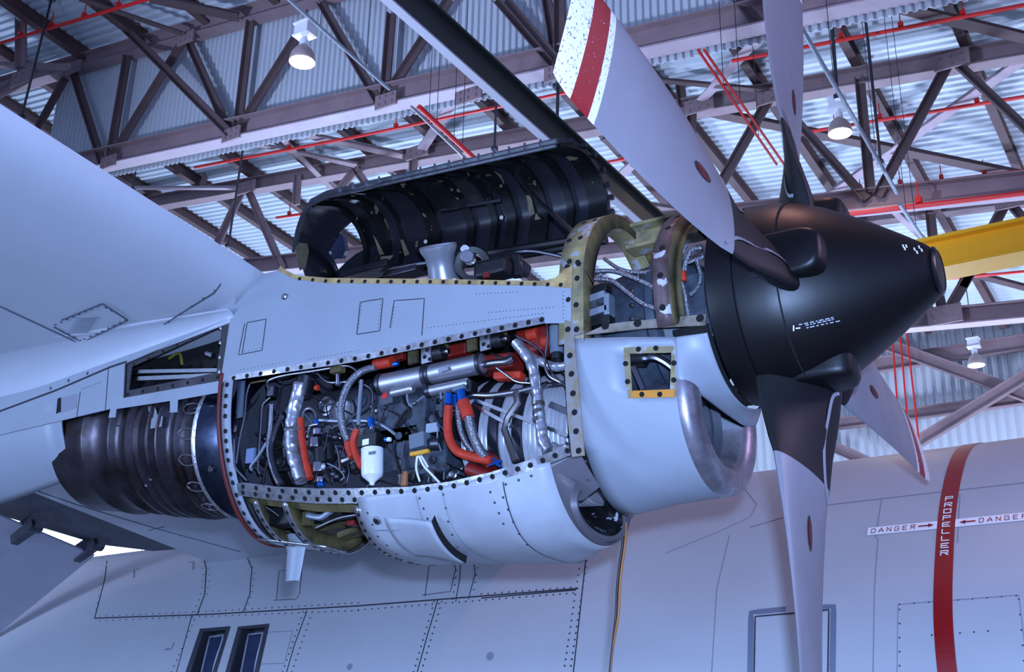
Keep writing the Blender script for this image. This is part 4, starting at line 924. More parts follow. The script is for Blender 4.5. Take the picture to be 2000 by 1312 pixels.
for x0, x1, d in ((-1.17, -1.06, .025), (-1.30, -1.26, .03), (-1.53, -1.42, .03), (-1.68, -1.62, .035), (-1.78, -1.74, .04), (-1.95, -1.90, .03), (-2.22, -2.14, .035), (-2.42, -2.40, .025), (-2.56, -2.50, .04), (-2.70, -2.67, .03)):
    doorrib(x0, x1, d, DOORRIB)
# rims and hinge rail
edge = [r[-1] for r in drs]; tube('door_edge_rail', [p + np.array((0, -.005, 0)) for p in edge], .016, mat('rail_grey', (.40, .41, .43), .4, metal=.6, var=.4, vscale=20), door, seg=6, sm=False)
tube('door_edge_rail', [p + np.array((0, -.02, -.035)) for p in edge], .010, mat('rail_grey', (.40, .41, .43), .4), door, seg=6, sm=False)
tube('hinge_rail', [r[0] for r in drs[:16]], .022, DOORRIB, door, seg=8, sm=False)
for x in np.linspace(-1.15, -2.45, 15):
    i = int(np.argmin([abs(d - x) for d in dxs])); p = drs[i][-1]; p = np.array((x, p[1], hz0 + .07 * (-1.06 - x) + (base[-1][2] - hz0))); MB().cyl(p + np.array((0, -.02, -.03)), p + np.array((0, -.02, .02)), .006, 6).build('rail_bolt', STEEL, door)
for p in spline(base, 1)[4::4]: MB().box(p + np.array((.02, -.005, 0)), (.012, .012, .012)).build('rim_latch', DSTEEL, door, smooth=False)
DS = Surf(lambda p: 1., 5, 5.1)
class DoorS(Surf):
    def __init__(s): pass
    def hit(s, u, v):
        d = ray(u, v); lo = 5.2
        P = np.array([(p[1], p[2]) for p in base])
        best = None
        for t in np.arange(5.0, 9., .02):
            q = CAM + d * t; dz = .07 * (-1.06 - q[0]); y = np.interp(q[2] - dz, P[:26, 1], P[:26, 0])
            if q[1] > y - .012: return q
        return q
    def n(s, p): return np.array((.1, -.95, -.25)) / np.linalg.norm((.1, -.95, -.25))
DS = DoorS()
skin('reinforced_panel', [(857, 415), (960, 398), (978, 345), (930, 328), (870, 345), (838, 372)], DS, mat('door_panel', (.06, .06, .07), .45, var=.4, speck=((.55, .55, .5), 14, .70)), door, holes=[[(880, 360), (925, 350), (950, 372), (945, 382), (895, 388)]], th=.012, step=16, out=.035)
skin('cutout_void', [(878, 358), (927, 348), (953, 372), (948, 385), (893, 391)], DS, HOLE, door, th=.002, step=18, out=.034)
ribbon('panel_edge_strip', [(866, 414), (985, 394)], DS, .014, DSTEEL, door, out=.05)
for poly in ([(962, 330), (985, 345), (993, 368), (975, 352)], [(1033, 385), (1042, 383), (1050, 420), (1040, 425)], [(735, 460), (742, 470), (757, 498), (748, 500)], [(748, 503), (775, 500), (765, 512), (752, 512)], [(788, 470), (794, 470), (806, 498), (797, 502)], [(1052, 418), (1062, 430), (1050, 432)]):
    skin('bare_primer_patch', poly, DS, PRIMER, door, th=.002, step=20, out=.036)
skin('bare_primer_patch', [(576, 472), (597, 466), (603, 490), (596, 524), (585, 528), (580, 505)], PlaneX(-2.93), PRIMER, door, th=.002, step=20)
studs('rivet_dot', [(980, 425), (832, 472)], 0, DS, .012, mat('dot_cream', (.80, .78, .70), .5), door, .006)
tube('door_strut', [W(1004, 338, 1, .10), W(1060, 400, 1, -.05), W(1122, 455, 1, -.35)], .012, STEEL, door, seg=8, sm=False)
MB().box(W(998, 325, 1, .12), (.05, .03, .03)).build('strut_bracket', DOORRIB, door, smooth=False)
# louvred window near the rear of the door: light frame with slats
LW = [(600, 432), (622, 430), (655, 470), (648, 504), (636, 506)]
skin('louvre_opening', LW, DS, mat('louvre_light', (.55, .58, .62), .5), door, th=.004, step=20, out=.01)
for k in range(4): ribbon('louvre_slat', [(622 + k * 9, 430 + k * 1), (645 + k * 9, 462 + k), (650 + k * 9, 490), (642 + k * 9, 506)], DS, .030, mat('louvre_blue', (.14, .17, .25), .4), door, out=.016 + .006 * k)
# ------------------------------------------------------------------ engine
eng = lathe('engine', [(0, .02), (0, .20), (.25, .24), (.6, .26), (.95, .25), (1.15, .22), (1.2, .24), (1.5, .27), (1.9, .25), (2.02, .1)], (-2.95, .06, -.30), (-.90, .06, -.38), ENGD, air, seg=40)
def part(name, mb, m, **kw): return mb.build(name, m, eng, **kw)
def E(u, v, y): return W(u, v, 1, y)
def pc(name, a, b, y, rpx, m, seg=20, y2=None):
    A = E(*a, y); B = E(*b, y if y2 is None else y2); r = rpx * ((A - CAM) @ RC[2]) / FPX; return part(name, MB().cyl(A, B, r, seg), m, bevel=.003)
def pb(name, c, y, hx, hy, hz, m, bev=.004, tilt=0.):
    s = ((E(*c, y) - CAM) @ RC[2]) / FPX; t = math.radians(tilt); return part(name, MB().box(E(*c, y), (hx * s, hy, hz * s), (math.cos(t), 0, math.sin(t)), (0, 1, 0), (-math.sin(t), 0, math.cos(t))), m, smooth=False, bevel=bev)
# dark back of the bay
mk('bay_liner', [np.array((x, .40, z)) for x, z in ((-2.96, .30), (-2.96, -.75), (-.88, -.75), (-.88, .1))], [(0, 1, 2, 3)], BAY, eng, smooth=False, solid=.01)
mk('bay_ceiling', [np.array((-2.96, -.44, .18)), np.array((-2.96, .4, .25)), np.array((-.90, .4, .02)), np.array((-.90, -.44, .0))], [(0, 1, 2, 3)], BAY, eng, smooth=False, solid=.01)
# turbine / combustor casings with round access plates (aft part of the bay)
lathe('combustor_case', [(0, .25), (.02, .30), (.5, .31), (.52, .33), (.56, .33), (.58, .31), (.95, .30), (.98, .25)], (-2.75, .05, -.30), (-1.75, .05, -.33), GPLATE, eng, seg=48)
for c, y, r in (((665, 805), -.29, 32), ((635, 790), -.28, 22)):
    p = E(*c, y); s = ((p - CAM) @ RC[2]) / FPX * r; lathe('access_plate', [(0, s), (.012, s), (.016, s * .82), (.008, s * .6), (.012, .001)], p + np.array((0, .02, 0)), p + np.array((0, -.1, 0)), STEEL, eng, seg=32)
# accessory housing, blue grey casting with bosses
hs = MB(); rnd = random.Random(3)
for c, y, hx, hy, hz in (((820, 830), -.20, 58, .16, 55), ((800, 890), -.22, 60, .14, 45), ((860, 905), -.20, 55, .15, 35), ((850, 790), -.24, 40, .08, 26), ((780, 800), -.22, 26, .1, 40)):
    s = ((E(*c, y) - CAM) @ RC[2]) / FPX; hs.box(E(*c, y), (hx * s, hy, hz * s))
part('accessory_housing', hs, ENG, smooth=False, bevel=.012)
for i in range(46):
    u = rnd.uniform(770, 905); v = rnd.uniform(775, 940); p = E(u, v, -.33); r = rnd.choice((.008, .010, .014, .02))
    part('housing_boss', MB().cyl(p + np.array((0, .03, 0)), p + np.array((0, -.015 - r, 0)), r, 10), rnd.choice((ENG, ENG, DSTEEL, ENGD)))
for i in range(40):
    u = rnd.uniform(470, 720); v = rnd.uniform(850, 940); p = E(u, v, -.20); r = rnd.choice((.012, .016, .022)); d = np.array((rnd.uniform(-.5, .5), -1, rnd.uniform(-.6, .6))); d /= np.linalg.norm(d)
    part('fitting', MB().cyl(p, p + d * .06, r, 8).cyl(p + d * .06, p + d * .085, r * .6, 8), rnd.choice((ENGD, DSTEEL, BAY, STEEL)))
for i in range(14):
    u = rnd.uniform(640, 760); v = rnd.uniform(835, 930); p = E(u, v, -.30); r = rnd.choice((.012, .018)); part('fitting', MB().cyl(p + np.array((-.02, 0, 0)), p + np.array((.03, 0, .01)), r, 8), rnd.choice((STEEL, ENGD, DSTEEL)))
# ribbed compressor insulation, straps
CA = np.array((-1.52, -.05, -.47)); CB = np.array((-.93, -.05, -.51)); cp = [(0, .2), (.0, .28)]
for k in range(24): t = .57 * (k + .5) / 24; cp += [(t - .010, .302), (t - .002, .314), (t + .006, .302)]
lathe('insulated_compressor', cp + [(.57, .30), (.57, .2)], CA, CB, mat('blanket_silver', (.80, .80, .82), .32, metal=.6, var=.12, vscale=6), eng, seg=44, auto=20)
for t in (.05, .16, .29): lathe('blanket_strap', [(t, .305), (t, .322), (t + .05, .322), (t + .05, .305)], CA, CB, mat('strap_dark', (.16, .16, .19), .35, metal=.6), eng, seg=44)
for a, b in (((930, 782), (1112, 852)), ((925, 790), (1000, 832))): MB().bar(E(*a, -.36), E(*b, -.39), .03, .016).build('blanket_rail', STEEL, eng, smooth=False)
part('strap_bracket', MB().tube([E(u, v, -.40) for u, v in ((1008, 765), (1012, 785), (992, 815), (985, 838), (1000, 880), (1008, 900))], .016, 6), STRAP)
# pale rear case on the right, dark ring
part('inlet_case', MB().cyl(np.array((-.97, -.03, -.46)), np.array((-.89, -.03, -.46)), .27, 40), GPLATE)
lathe('inlet_case_ring', [(0, .28), (0, .30), (.03, .30), (.03, .28)], (-1.0, -.03, -.46), (-.9, -.03, -.46), ENGD, eng, seg=40)
pb('inlet_strut', (1095, 798), -.38, 24, .02, 6, GPLATE, tilt=-28)
# upper right pockets: red shrouds, tank, brackets
pb('red_shroud', (975, 712), -.30, 45, .06, 16, DRED, .015, -4); pb('red_shroud', (1050, 670), -.26, 40, .06, 26, DRED, .02); pb('red_shroud', (880, 690), -.26, 46, .04, 12, DRED, .01)
pc('red_connector', (1060, 668), (1082, 664), -.34, 12, ORANGE); pc('red_connector', (1030, 655), (1050, 650), -.32, 11, ORANGE); pb('red_sleeve_bend', (995, 735), -.33, 32, .03, 8, ORANGE, .01, -8)
pc('oil_tank', (1088, 690), (1086, 637), -.36, 14, BOX, 24); pc('tank_cap', (1088, 702), (1088, 690), -.36, 12, RUBBER)
for c in ((833, 693), (948, 668)):
    b = pb('perforated_bracket', c, -.425, 12, .006, 17, ALU, .002, 4); studs('bracket_hole', [(c[0] + 1, c[1] - 10), (c[0] - 4, c[1] + 4), (c[0] + 6, c[1] + 8)], 0, PlaneY(-.433), .010, HOLE, eng)
    pc('rubber_mount', (c[0] + 16, c[1] - 2), (c[0] + 34, c[1] - 6), -.40, 15, RUBBER, 20); pc('mount_stub', (c[0] + 34, c[1] - 6), (c[0] + 44, c[1] - 8), -.40, 6, STEEL)
    pb('olive_rib', (c[0] - 26, c[1]), -.38, 11, .01, 19, OLIVE, .002, 6); pb('olive_rib', (c[0] + 30, c[1] - 14), -.36, 11, .02, 14, OLIVE, .002, 6)
# the big silver oil cooler tubes
def canister(a, b, y, rpx, m=STEEL, rings=(), name='cooler_tube'):
    A = E(*a, y); B = E(*b, y); s = ((A - CAM) @ RC[2]) / FPX; r = rpx * s; L = np.linalg.norm(B - A)
    lathe(name, [(0, .001), (0, r * .8), (.006, r), (L - .006, r), (L, r * .8), (L, .001)], A, B, m, eng, seg=28)
    for t in rings: lathe('tube_clamp', [(t * L - .012, r), (t * L - .010, r * 1.1), (t * L + .010, r * 1.1), (t * L + .012, r)], A, B, DSTEEL, eng, seg=28)
SILV = mat('silver_tube', (.70, .69, .72), .38, metal=.85, var=.12, vscale=6)
canister((744, 752), (838, 733), -.385, 21, SILV, (.04, .97)); canister((838, 732), (944, 709), -.385, 20, SILV, (.03, .97)); canister((835, 765), (916, 748), -.40, 11, SILV, (.05,)); canister((765, 768), (808, 758), -.42, 9, SILV)
part('cooler_bracket', MB().tube([E(u, v, -.40) for u, v in ((830, 712), (828, 735), (832, 770))], .014, 8), DSTEEL)
pb('data_plate', (866, 722), -.442, 12, .002, 4, BRIGHT, .001, 8); pb('tube_bracket', (922, 756), -.39, 6, .03, 12, RUBBER)
ptube('cooler_outlet', [(944, 712), (970, 708), (990, 706), (1003, 700)], -.385, 7, STEEL, eng, 12)
# white filter canister with black head and blue elbow
A = E(727, 877, -.40); B = E(727, 925, -.40); s = ((A - CAM) @ RC[2]) / FPX
lathe('filter_bowl', [(0, .01), (0, 22 * s), (.12, 21.5 * s), (.135, 20 * s), (.165, 6 * s), (.18, 4 * s), (.182, .001)], A, A + (B - A) / np.linalg.norm(B - A), WHITEC, eng, seg=32)
pb('filter_head', (728, 863), -.39, 24, .05, 13, RUBBER); pb('head_label', (714, 863), -.442, 8, .001, 6, WHITE, .0005, 2); pb('filter_label', (727, 884), -.455, 9, .001, 3, BOX, .0005)
pb('filter_top', (728, 846), -.38, 14, .03, 8, ENGD); pc('blue_elbow', (726, 834), (724, 816), -.40, 7, BLUEA); pc('elbow_nut', (727, 840), (727, 833), -.40, 6, BRIGHT); part('drain_stub', MB().tube([E(u, v, -.40) for u, v in ((727, 938), (722, 945), (716, 952))], .006, 6), STEEL)
pc('head_plug', (752, 858), (760, 858), -.40, 5, BLUEA); pb('head_plug_cap', (760, 858), -.41, 4, .01, 4, WHITEC)
# fuel pump stack
pc('pump_body', (628, 875), (629, 905), -.36, 15, RUBBER); pc('pump_body', (638, 868), (640, 902), -.33, 17, ENGD)
for c in ((616, 866), (622, 914)): pc('pump_cap', (c[0], c[1] + 9), (c[0], c[1] - 10), -.39, 14, STEEL, 6)
pc('pump_cap', (620, 850), (620, 838), -.40, 10, BRIGHT); pc('pump_fitting', (626, 932), (626, 942), -.40, 10, BRIGHT, 6); pc('pump_fitting', (627, 942), (627, 950), -.40, 9, BLUEA, 6); pc('blue_fitting', (617, 832), (618, 820), -.41, 5, BLUEA)
for u, v in ((640, 850), (652, 853), (660, 848), (648, 925), (655, 930), (668, 920)): pc('pump_gland', (u, v), (u + 9, v + 1), -.36, 6, DSTEEL, 8)
# orange fire sleeves, braided hoses
H = lambda n, pix, y, r, m, seg=10: ptube(n, pix, y, r, m, eng, seg)
H('fire_sleeve', [(587, 817), (589, 850), (594, 885), (603, 925), (606, 934)], -.42, 7, ORANGE, 12)
H('fire_sleeve', [(733, 712), (750, 709), (766, 706)], -.40, 11, ORANGE, 14); pc('blue_fitting', (768, 712), (778, 709), -.40, 5, BLUEA); pb('red_shroud', (776, 698), -.36, 18, .02, 9, DRED, .008, 8)
H('fire_sleeve', [(697, 838), (690, 860), (694, 885), (706, 912)], -.43, 7, ORANGE, 12); H('fire_sleeve', [(680, 862), (683, 878), (690, 892)], -.40, 9, ORANGE, 12)
H('fire_sleeve', [(876, 793), (874, 830), (878, 858), (892, 880), (915, 890), (945, 897), (960, 900)], -.42, 9, ORANGE, 14); H('fire_sleeve', [(904, 785), (910, 800), (915, 816)], -.42, 13, ORANGE, 14); H('fire_sleeve', [(915, 915), (935, 922), (955, 930)], -.38, 13, DRED, 12); H('fire_sleeve', [(940, 892), (958, 900), (965, 912)], -.36, 16, DRED, 12)
H('braided_hose', [(735, 716), (705, 726), (680, 752), (667, 790), (666, 815), (672, 842), (681, 862)], -.41, 7.5, BRAID, 14)
H('braided_hose', [(915, 814), (921, 840), (930, 865), (941, 885), (950, 895)], -.42, 9.5, BRAID, 14); H('braided_hose', [(893, 790), (897, 830), (907, 860), (925, 885)], -.38, 6, BRAID, 10); H('braided_hose', [(903, 820), (915, 850), (935, 880)], -.36, 5, RUBBER, 10)
pc('blue_fitting', (876, 790), (877, 768), -.42, 8, BLUEA, 16); pc('blue_fitting', (903, 786), (900, 762), -.42, 9, BLUEA, 16); pc('blue_fitting', (889, 795), (889, 770), -.38, 5, BLUEA, 12); pb('hose_bracket', (899, 759), -.42, 14, .02, 4, BOX, .002, 8)
for (a, b) in (((962, 895), (975, 905)), ((965, 902), (978, 912)), ((955, 908), (980, 900))): H('blue_clip', [a, b], -.42, 3, BLUEA, 6)
H('steel_line', [(591, 815), (594, 803), (604, 797), (615, 803), (619, 818)], -.42, 3.2, STEEL, 8)
H('steel_line', [(620, 828), (606, 832), (602, 845), (604, 855)], -.42, 2.2, STEEL); H('silver_hose', [(706, 742), (702, 790), (700, 830)], -.42, 4, GALV, 8); H('silver_hose', [(620, 820), (660, 822), (720, 822), (750, 832), (772, 848)], -.37, 3.2, GALV)
# foil wrapped ducts
def foil(pix, y, r, name='foil_duct'):
    pts = spline([E(u, v, y) for u, v in pix], 8); s = ((pts[0] - CAM) @ RC[2]) / FPX; rr = [r * s * (1 + .05 * math.sin(i * .9) + .05 * rnd.uniform(-1, 1)) for i in range(len(pts))]
    return MB().tube(pts, rr, 18).build(name, FOIL, eng)
foil([(588, 748), (577, 790), (571, 825), (570, 850), (572, 880), (580, 910), (590, 938)], -.37, 14); pc('dark_duct_end', (598, 735), (590, 775), -.34, 18, DSTEEL)
H('duct_clamp', [(556, 838), (572, 836), (588, 838)], -.43, 4, STEEL, 6)
foil([(1008, 668), (1026, 690), (1040, 715), (1046, 745), (1050, 770), (1052, 795), (1056, 825), (1060, 855), (1072, 880)], -.43, 11); foil([(1028, 690), (1055, 705), (1085, 716), (1112, 712)], -.40, 9); foil([(1078, 872), (1095, 878), (1110, 872)], -.40, 10)
for v in (785, 800, 815): pc('duct_clamp', (1052, v), (1053, v + 9), -.43, 12, STRAP, 18)
# horizontal steel bleed pipe and thin lines
H('bleed_pipe', [(905, 780), (925, 772), (960, 772), (1010, 765), (1045, 757), (1070, 750)], -.38, 6, STEEL, 12); H('bleed_pipe', [(1068, 752), (1090, 750), (1112, 746)], -.36, 5, DSTEEL, 10)
H('steel_line', [(970, 718), (990, 732), (1010, 745), (1040, 748)], -.38, 2.4, STEEL); H('steel_line', [(1068, 632), (1070, 660), (1066, 690), (1065, 715), (1075, 735), (1100, 748), (1110, 752)], -.44, 2.6, STEEL)
H('rust_line', [(1008, 655), (1040, 672), (1060, 690), (1080, 730), (1110, 757)], -.45, 1.8, BURNT)
H('steel_line', [(852, 775), (848, 795), (850, 815), (868, 840)], -.40, 2.6, DSTEEL)
for pix, y, r, m in (([(525, 760), (522, 748), (530, 740), (560, 732), (625, 722), (672, 714), (690, 718), (702, 728)], -.42, 2.6, STEEL), ([(490, 748), (505, 745), (520, 742)], -.42, 1.8, OLIVE), ([(488, 750), (482, 770), (478, 810), (468, 860), (462, 905)], -.43, 2., STEEL), ([(510, 830), (512, 795), (518, 785), (528, 776)], -.42, 2.2, STEEL), ([(510, 830), (506, 880), (504, 915), (508, 925)], -.42, 2.2, STEEL),
                     ([(530, 790), (528, 830), (524, 870), (528, 900), (538, 930), (545, 945)], -.38, 5, BRAID), ([(552, 810), (540, 835), (530, 865), (530, 890), (540, 925), (552, 945)], -.40, 5, DSTEEL), ([(520, 865), (505, 890), (490, 910), (492, 918)], -.44, 3, GALV), ([(458, 858), (458, 895), (462, 915), (482, 938)], -.43, 2.6, STEEL), ([(620, 728), (640, 745), (665, 746), (690, 744)], -.40, 2.4, STEEL),
                     ([(535, 738), (560, 745), (590, 735), (615, 742)], -.36, 1.6, RUBBER), ([(553, 750), (545, 790), (538, 820)], -.36, 2, BURNT), ([(476, 750), (472, 800), (466, 850)], -.40, 3, RUBBER), ([(700, 745), (725, 760), (728, 790), (725, 820)], -.36, 2.4, STEEL), ([(740, 790), (750, 815), (757, 800), (757, 770)], -.36, 2., STEEL), ([(785, 760), (790, 785), (800, 800), (790, 820), (775, 835)], -.36, 4, RUBBER), ([(770, 835), (785, 812), (795, 800)], -.38, 3, BURNT),
                     ([(772, 860), (770, 880), (776, 905), (782, 925)], -.40, 4, RUBBER), ([(782, 925), (780, 945)], -.40, 2.4, STEEL), ([(790, 860), (785, 890), (779, 930)], -.38, 2, STEEL), ([(815, 890), (813, 915), (820, 940)], -.40, 2.2, WHITEC), ([(818, 890), (828, 910), (842, 925), (858, 942)], -.40, 2.4, WHITEC), ([(823, 890), (836, 912)], -.40, 2.2, WHITEC), ([(640, 905), (660, 915), (672, 930), (665, 938)], -.40, 1.4, GALV), ([(656, 870), (662, 890), (665, 920)], -.40, 3, STEEL), ([(870, 765), (868, 780), (870, 800)], -.42, 2, STEEL), ([(795, 770), (797, 785), (805, 795)], -.41, 2.2, GALV), ([(860, 765), (862, 780)], -.41, 2, GALV), ([(960, 690), (985, 700), (1000, 690)], -.36, 3, RUBBER), ([(1090, 700), (1100, 720), (1112, 735)], -.36, 6, RUBBER), ([(690, 640), (690, 640)], -.4, 1, STEEL)):
    if pix[0] == pix[-1]: continue
    H('steel_line' if m in (STEEL, GALV, BURNT) else 'wiring', pix, y, r, m, 8)
pb('olive_valve', (660, 718), -.41, 14, .02, 11, OLIVE, .003); pc('valve_stub', (661, 730), (661, 752), -.41, 6, BRIGHT, 14); pb('pressure_switch', (533, 765), -.40, 9, .02, 10, DSTEEL, .004); pb('grey_cover', (490, 890), -.40, 11, .01, 15, mat('cover_bluegrey', (.40, .46, .58), .5), .004); pb('grey_plate_strip', (470, 780), -.44, 9, .004, 38, mat('perf_plate', (.22, .28, .34), .5), .001, 3)
pb('relay_box', (820, 862), -.385, 18, .03, 15, BOX, .004, 6); pb('yellow_terminal_strip', (820, 884), -.42, 22, .01, 4, YELLOWT, .003, 2); pb('caution_plate', (755, 778), -.39, 16, .004, 12, GPLATE, .002, 4); pb('caution_mark', (751, 773), -.396, 6, .001, 5, PIPER, .0005, 4)
pb('steel_plate', (845, 835), -.37, 16, .004, 10, GALV, .002, 0); pc('starter_motor', (838, 868), (862, 866), -.36, 13, DSTEEL, 18); pc('red_cap', (616, 757), (622, 757), -.38, 6, ORANGE, 10); pc('line_coupling', (462, 830), (458, 845), -.43, 6, DSTEEL, 8); pc('line_coupling', (466, 810), (466, 818), -.43, 6, RUBBER, 8)
pb('orange_wedge', (790, 935), -.38, 6, .01, 14, mat('wedge_tan', (.62, .42, .26), .6), .002)
# loose wiring, thin lines and clamps crowding the bay
rw = random.Random(21)
for i in range(58):
    u, v = rw.uniform(470, 905), rw.uniform(765, 925); L_ = rw.uniform(30, 95); a_ = rw.choice((rw.uniform(1.1, 2.0), rw.uniform(-.5, .6))); y_ = rw.uniform(-.39, -.30); pix = [(u, v)]
    for k in range(3):
        a_ += rw.uniform(-.5, .5); pix.append((min(910, max(465, pix[-1][0] + math.cos(a_) * L_ / 3)), min(942, max(755, pix[-1][1] + math.sin(a_) * L_ / 3))))
    H('wiring', pix, y_, rw.choice((1.1, 1.4, 1.8, 2.4)), rw.choice((RUBBER, RUBBER, DSTEEL, STEEL, STEEL, BURNT, GALV, ENGD)), 6)
    if i % 3 == 0: pc('line_clamp', pix[1], (pix[1][0] + 3, pix[1][1] + 2), y_ - .012, rw.uniform(3, 5), rw.choice((STEEL, RUBBER, DSTEEL, BLUEA)), 8)
for u, v, r in ((560, 800, 10), (600, 850, 9), (700, 780, 14), (735, 800, 8), (690, 910, 12), (840, 905, 14), (800, 910, 9), (880, 925, 10), (775, 845, 10), (655, 880, 9), (545, 900, 11)):
    p = E(u, v, -.33); s_ = ((p - CAM) @ RC[2]) / FPX * r; lathe('flanged_cover', [(0, s_), (.014, s_), (.018, s_ * .75), (.03, s_ * .7), (.034, s_ * .4), (.034, .001)], p + np.array((0, .03, 0)), p + np.array((0, -.1, 0)), rw.choice((ENG, DSTEEL, ENGD, STEEL)), eng, seg=20)
# lower bay, seen through the missing lower doors
H('lower_pipe', [(600, 1006), (625, 1010), (640, 1002), (650, 995)], -.25, 6, GALV, 10); pb('lower_red_valve', (690, 1022), -.1, 10, .03, 5, DRED, .006); pb('lower_bracket', (602, 1013), -.22, 10, .02, 14, OLIVE, .003); H('lower_rod', [(618, 1030), (660, 1012), (695, 1005)], -.2, 2.4, STEEL); H('lower_rod', [(520, 990), (535, 1000), (545, 1008)], -.3, 1.2, STEEL); pb('lower_block', (560, 1010), -.15, 30, .05, 18, ENGD, .01); pb('lower_block', (650, 1000), -.1, 40, .05, 14, ENGD, .01); pb('lower_block', (690, 1040), .1, 30, .04, 6, OLIVE, .004, 10)
# top of the engine above the sill: intake funnel, black clamp, pipes under the door
A = W(862, 498, 1, -.05); s = ((A - CAM) @ RC[2]) / FPX; B = W(866, 545, 1, -.05)
ax = (W(868, 472, 1, -.05) - B); ax /= np.linalg.norm(ax)
lathe('bleed_funnel', [(0, 30 * s), (.07, 27 * s), (.12, 29 * s), (.16, 36 * s), (.18, 37 * s), (.182, 35 * s), (.15, 27 * s), (.06, 20 * s)], B, B + ax + np.array((.15, -.6, .0)), mat('funnel_metal', (.74, .74, .77), .28, metal=.6, var=.1), eng, seg=36)
lathe('black_coupling', [(0, 34 * s), (.02, 37 * s), (.07, 37 * s), (.09, 33 * s), (.085, 22 * s), (.02, 20 * s)], W(925, 520, 1, .0), W(915, 500, 1, -.3), RUBBER, eng, seg=32); pc('coupling_core', (918, 505), (912, 500), -.05, 13, STEEL, 16, -.12); pc('coupling_core', (912, 488), (908, 486), -.05, 9, BRIGHT, 14, -.12)
H('upper_line', [(700, 530), (760, 525), (820, 515), (870, 510)], .1, 5, DSTEEL, 8); H('upper_line', [(960, 500), (1030, 490), (1080, 497), (1110, 505)], .1, 4, DSTEEL, 8); H('upper_line', [(950, 495), (1060, 478), (1110, 470)], .22, 8, RUBBER, 8)
pb('upper_lump', (965, 528), .0, 36, .06, 18, ENGD, .02); pb('upper_lump', (1010, 525), .1, 22, .06, 14, DSTEEL, .02, -8); pc('upper_valve', (1008, 500), (1010, 540), .05, 10, RUBBER, 14); pb('upper_lump', (720, 530), .1, 60, .06, 8, ENGD, .01); pb('red_tag', (950, 537), -.1, 6, .01, 6, DRED, .002); pb('upper_lump', (790, 535), .0, 40, .05, 6, BURNT, .006)
# gearbox between arch frame and nose ring
gb = lathe('gearbox', [(0, .05), (0, .26), (.05, .30), (.2, .32), (.34, .33), (.36, .36), (.40, .36), (.42, .33), (.5, .30), (.58, .22), (.6, .05)], (-.92, 0, -.06), (-.28, 0, -.03), ENG, eng, seg=44)
for pix, y, r in (([(1160, 545), (1185, 530), (1215, 535), (1250, 548), (1285, 570)], -.33, 4), ([(1160, 530), (1200, 530), (1245, 545), (1285, 565)], -.36, 4.5), ([(1160, 545), (1195, 548), (1225, 570), (1255, 592), (1285, 603)], -.38, 4.5), ([(1180, 505), (1210, 525), (1245, 532), (1280, 530)], -.30, 4)): ptube('braided_hose', pix, y, r, BRAID, eng, 10)
pb('mount_block', (1160, 585), -.40, 30, .03, 7, GALV, .004, 6); pb('mount_block', (1165, 612), -.40, 30, .03, 7, GALV, .004, 6); pb('mount_block', (1190, 597), -.40, 6, .03, 22, GALV, .004); pb('mount_pad', (1160, 596), -.39, 12, .03, 10, GPLATE, .003); pb('mount_rubber', (1168, 628), -.39, 32, .03, 12, RUBBER, .006); pb('mount_rubber', (1165, 568), -.37, 28, .03, 8, RUBBER, .006)
for v in (568, 596, 622): pc('gearbox_bolt', (1233, v), (1236, v), -.345, 5, BURNT, 6, -.37)
pc('hose_clip', (1247, 535), (1248, 548), -.37, 4, BRIGHT, 8)
# wiring loops between nose ring and spinner
for pix, y, r, m in (([(1340, 480), (1325, 510), (1322, 540), (1335, 560), (1342, 600), (1345, 620)], -.32, 4.5, BRAID), ([(1370, 485), (1350, 488), (1340, 510), (1335, 535)], -.34, 5, BRAID), ([(1360, 505), (1368, 540), (1360, 565), (1348, 575)], -.33, 4, BRAID), ([(1375, 500), (1355, 508), (1345, 512)], -.33, 4, BRAID)): ptube('ignition_lead', pix, y, r, m, eng, 10)
pc('orange_boot', (1334, 530), (1336, 548), -.35, 6, ORANGE, 10); pc('lead_connector', (1372, 483), (1362, 487), -.34, 9, STEEL, 12); pb('gearbox_face', (1370, 600), -.22, 30, .03, 70, ENG, .01)

# ------------------------------------------------------------------ propeller
SP = [(-.24, .438), (-.20, .444), (-.12, .446), (-.118, .441), (-.112, .441), (-.11, .446), (0.0, .435), (.10, .41), (.20, .368), (.30, .312), (.40, .25), (.50, .182), (.58, .125), (.612, .095), (.622, .085), (.624, .06), (.624, .001)]
prop = lathe('propeller', [(x + .24, r) for x, r in [(-.24, .30)] + SP], (-.24, 0, 0), (1, 0, 0), BLACK, air, seg=64)
lathe('spinner_backplate', [(0, .001), (.001, .20), (.004, .436), (.012, .437)], (-.245, 0, 0), (1, 0, 0), BLACK, prop, seg=48)
lathe('spinner_tip_ring', [(.852, .106), (.858, .102), (.866, .086), (.862, .084)], (-.24, 0, 0), (1, 0, 0), mat('tip_ring', (.12, .12, .13), .3, metal=.4), prop, seg=40)
lathe('spinner_seam', [(.299, .4285), (.30, .4287), (.306, .4265)], (-.24, 0, 0), (1, 0, 0), HOLE, prop, seg=64)
PH = math.radians(85)
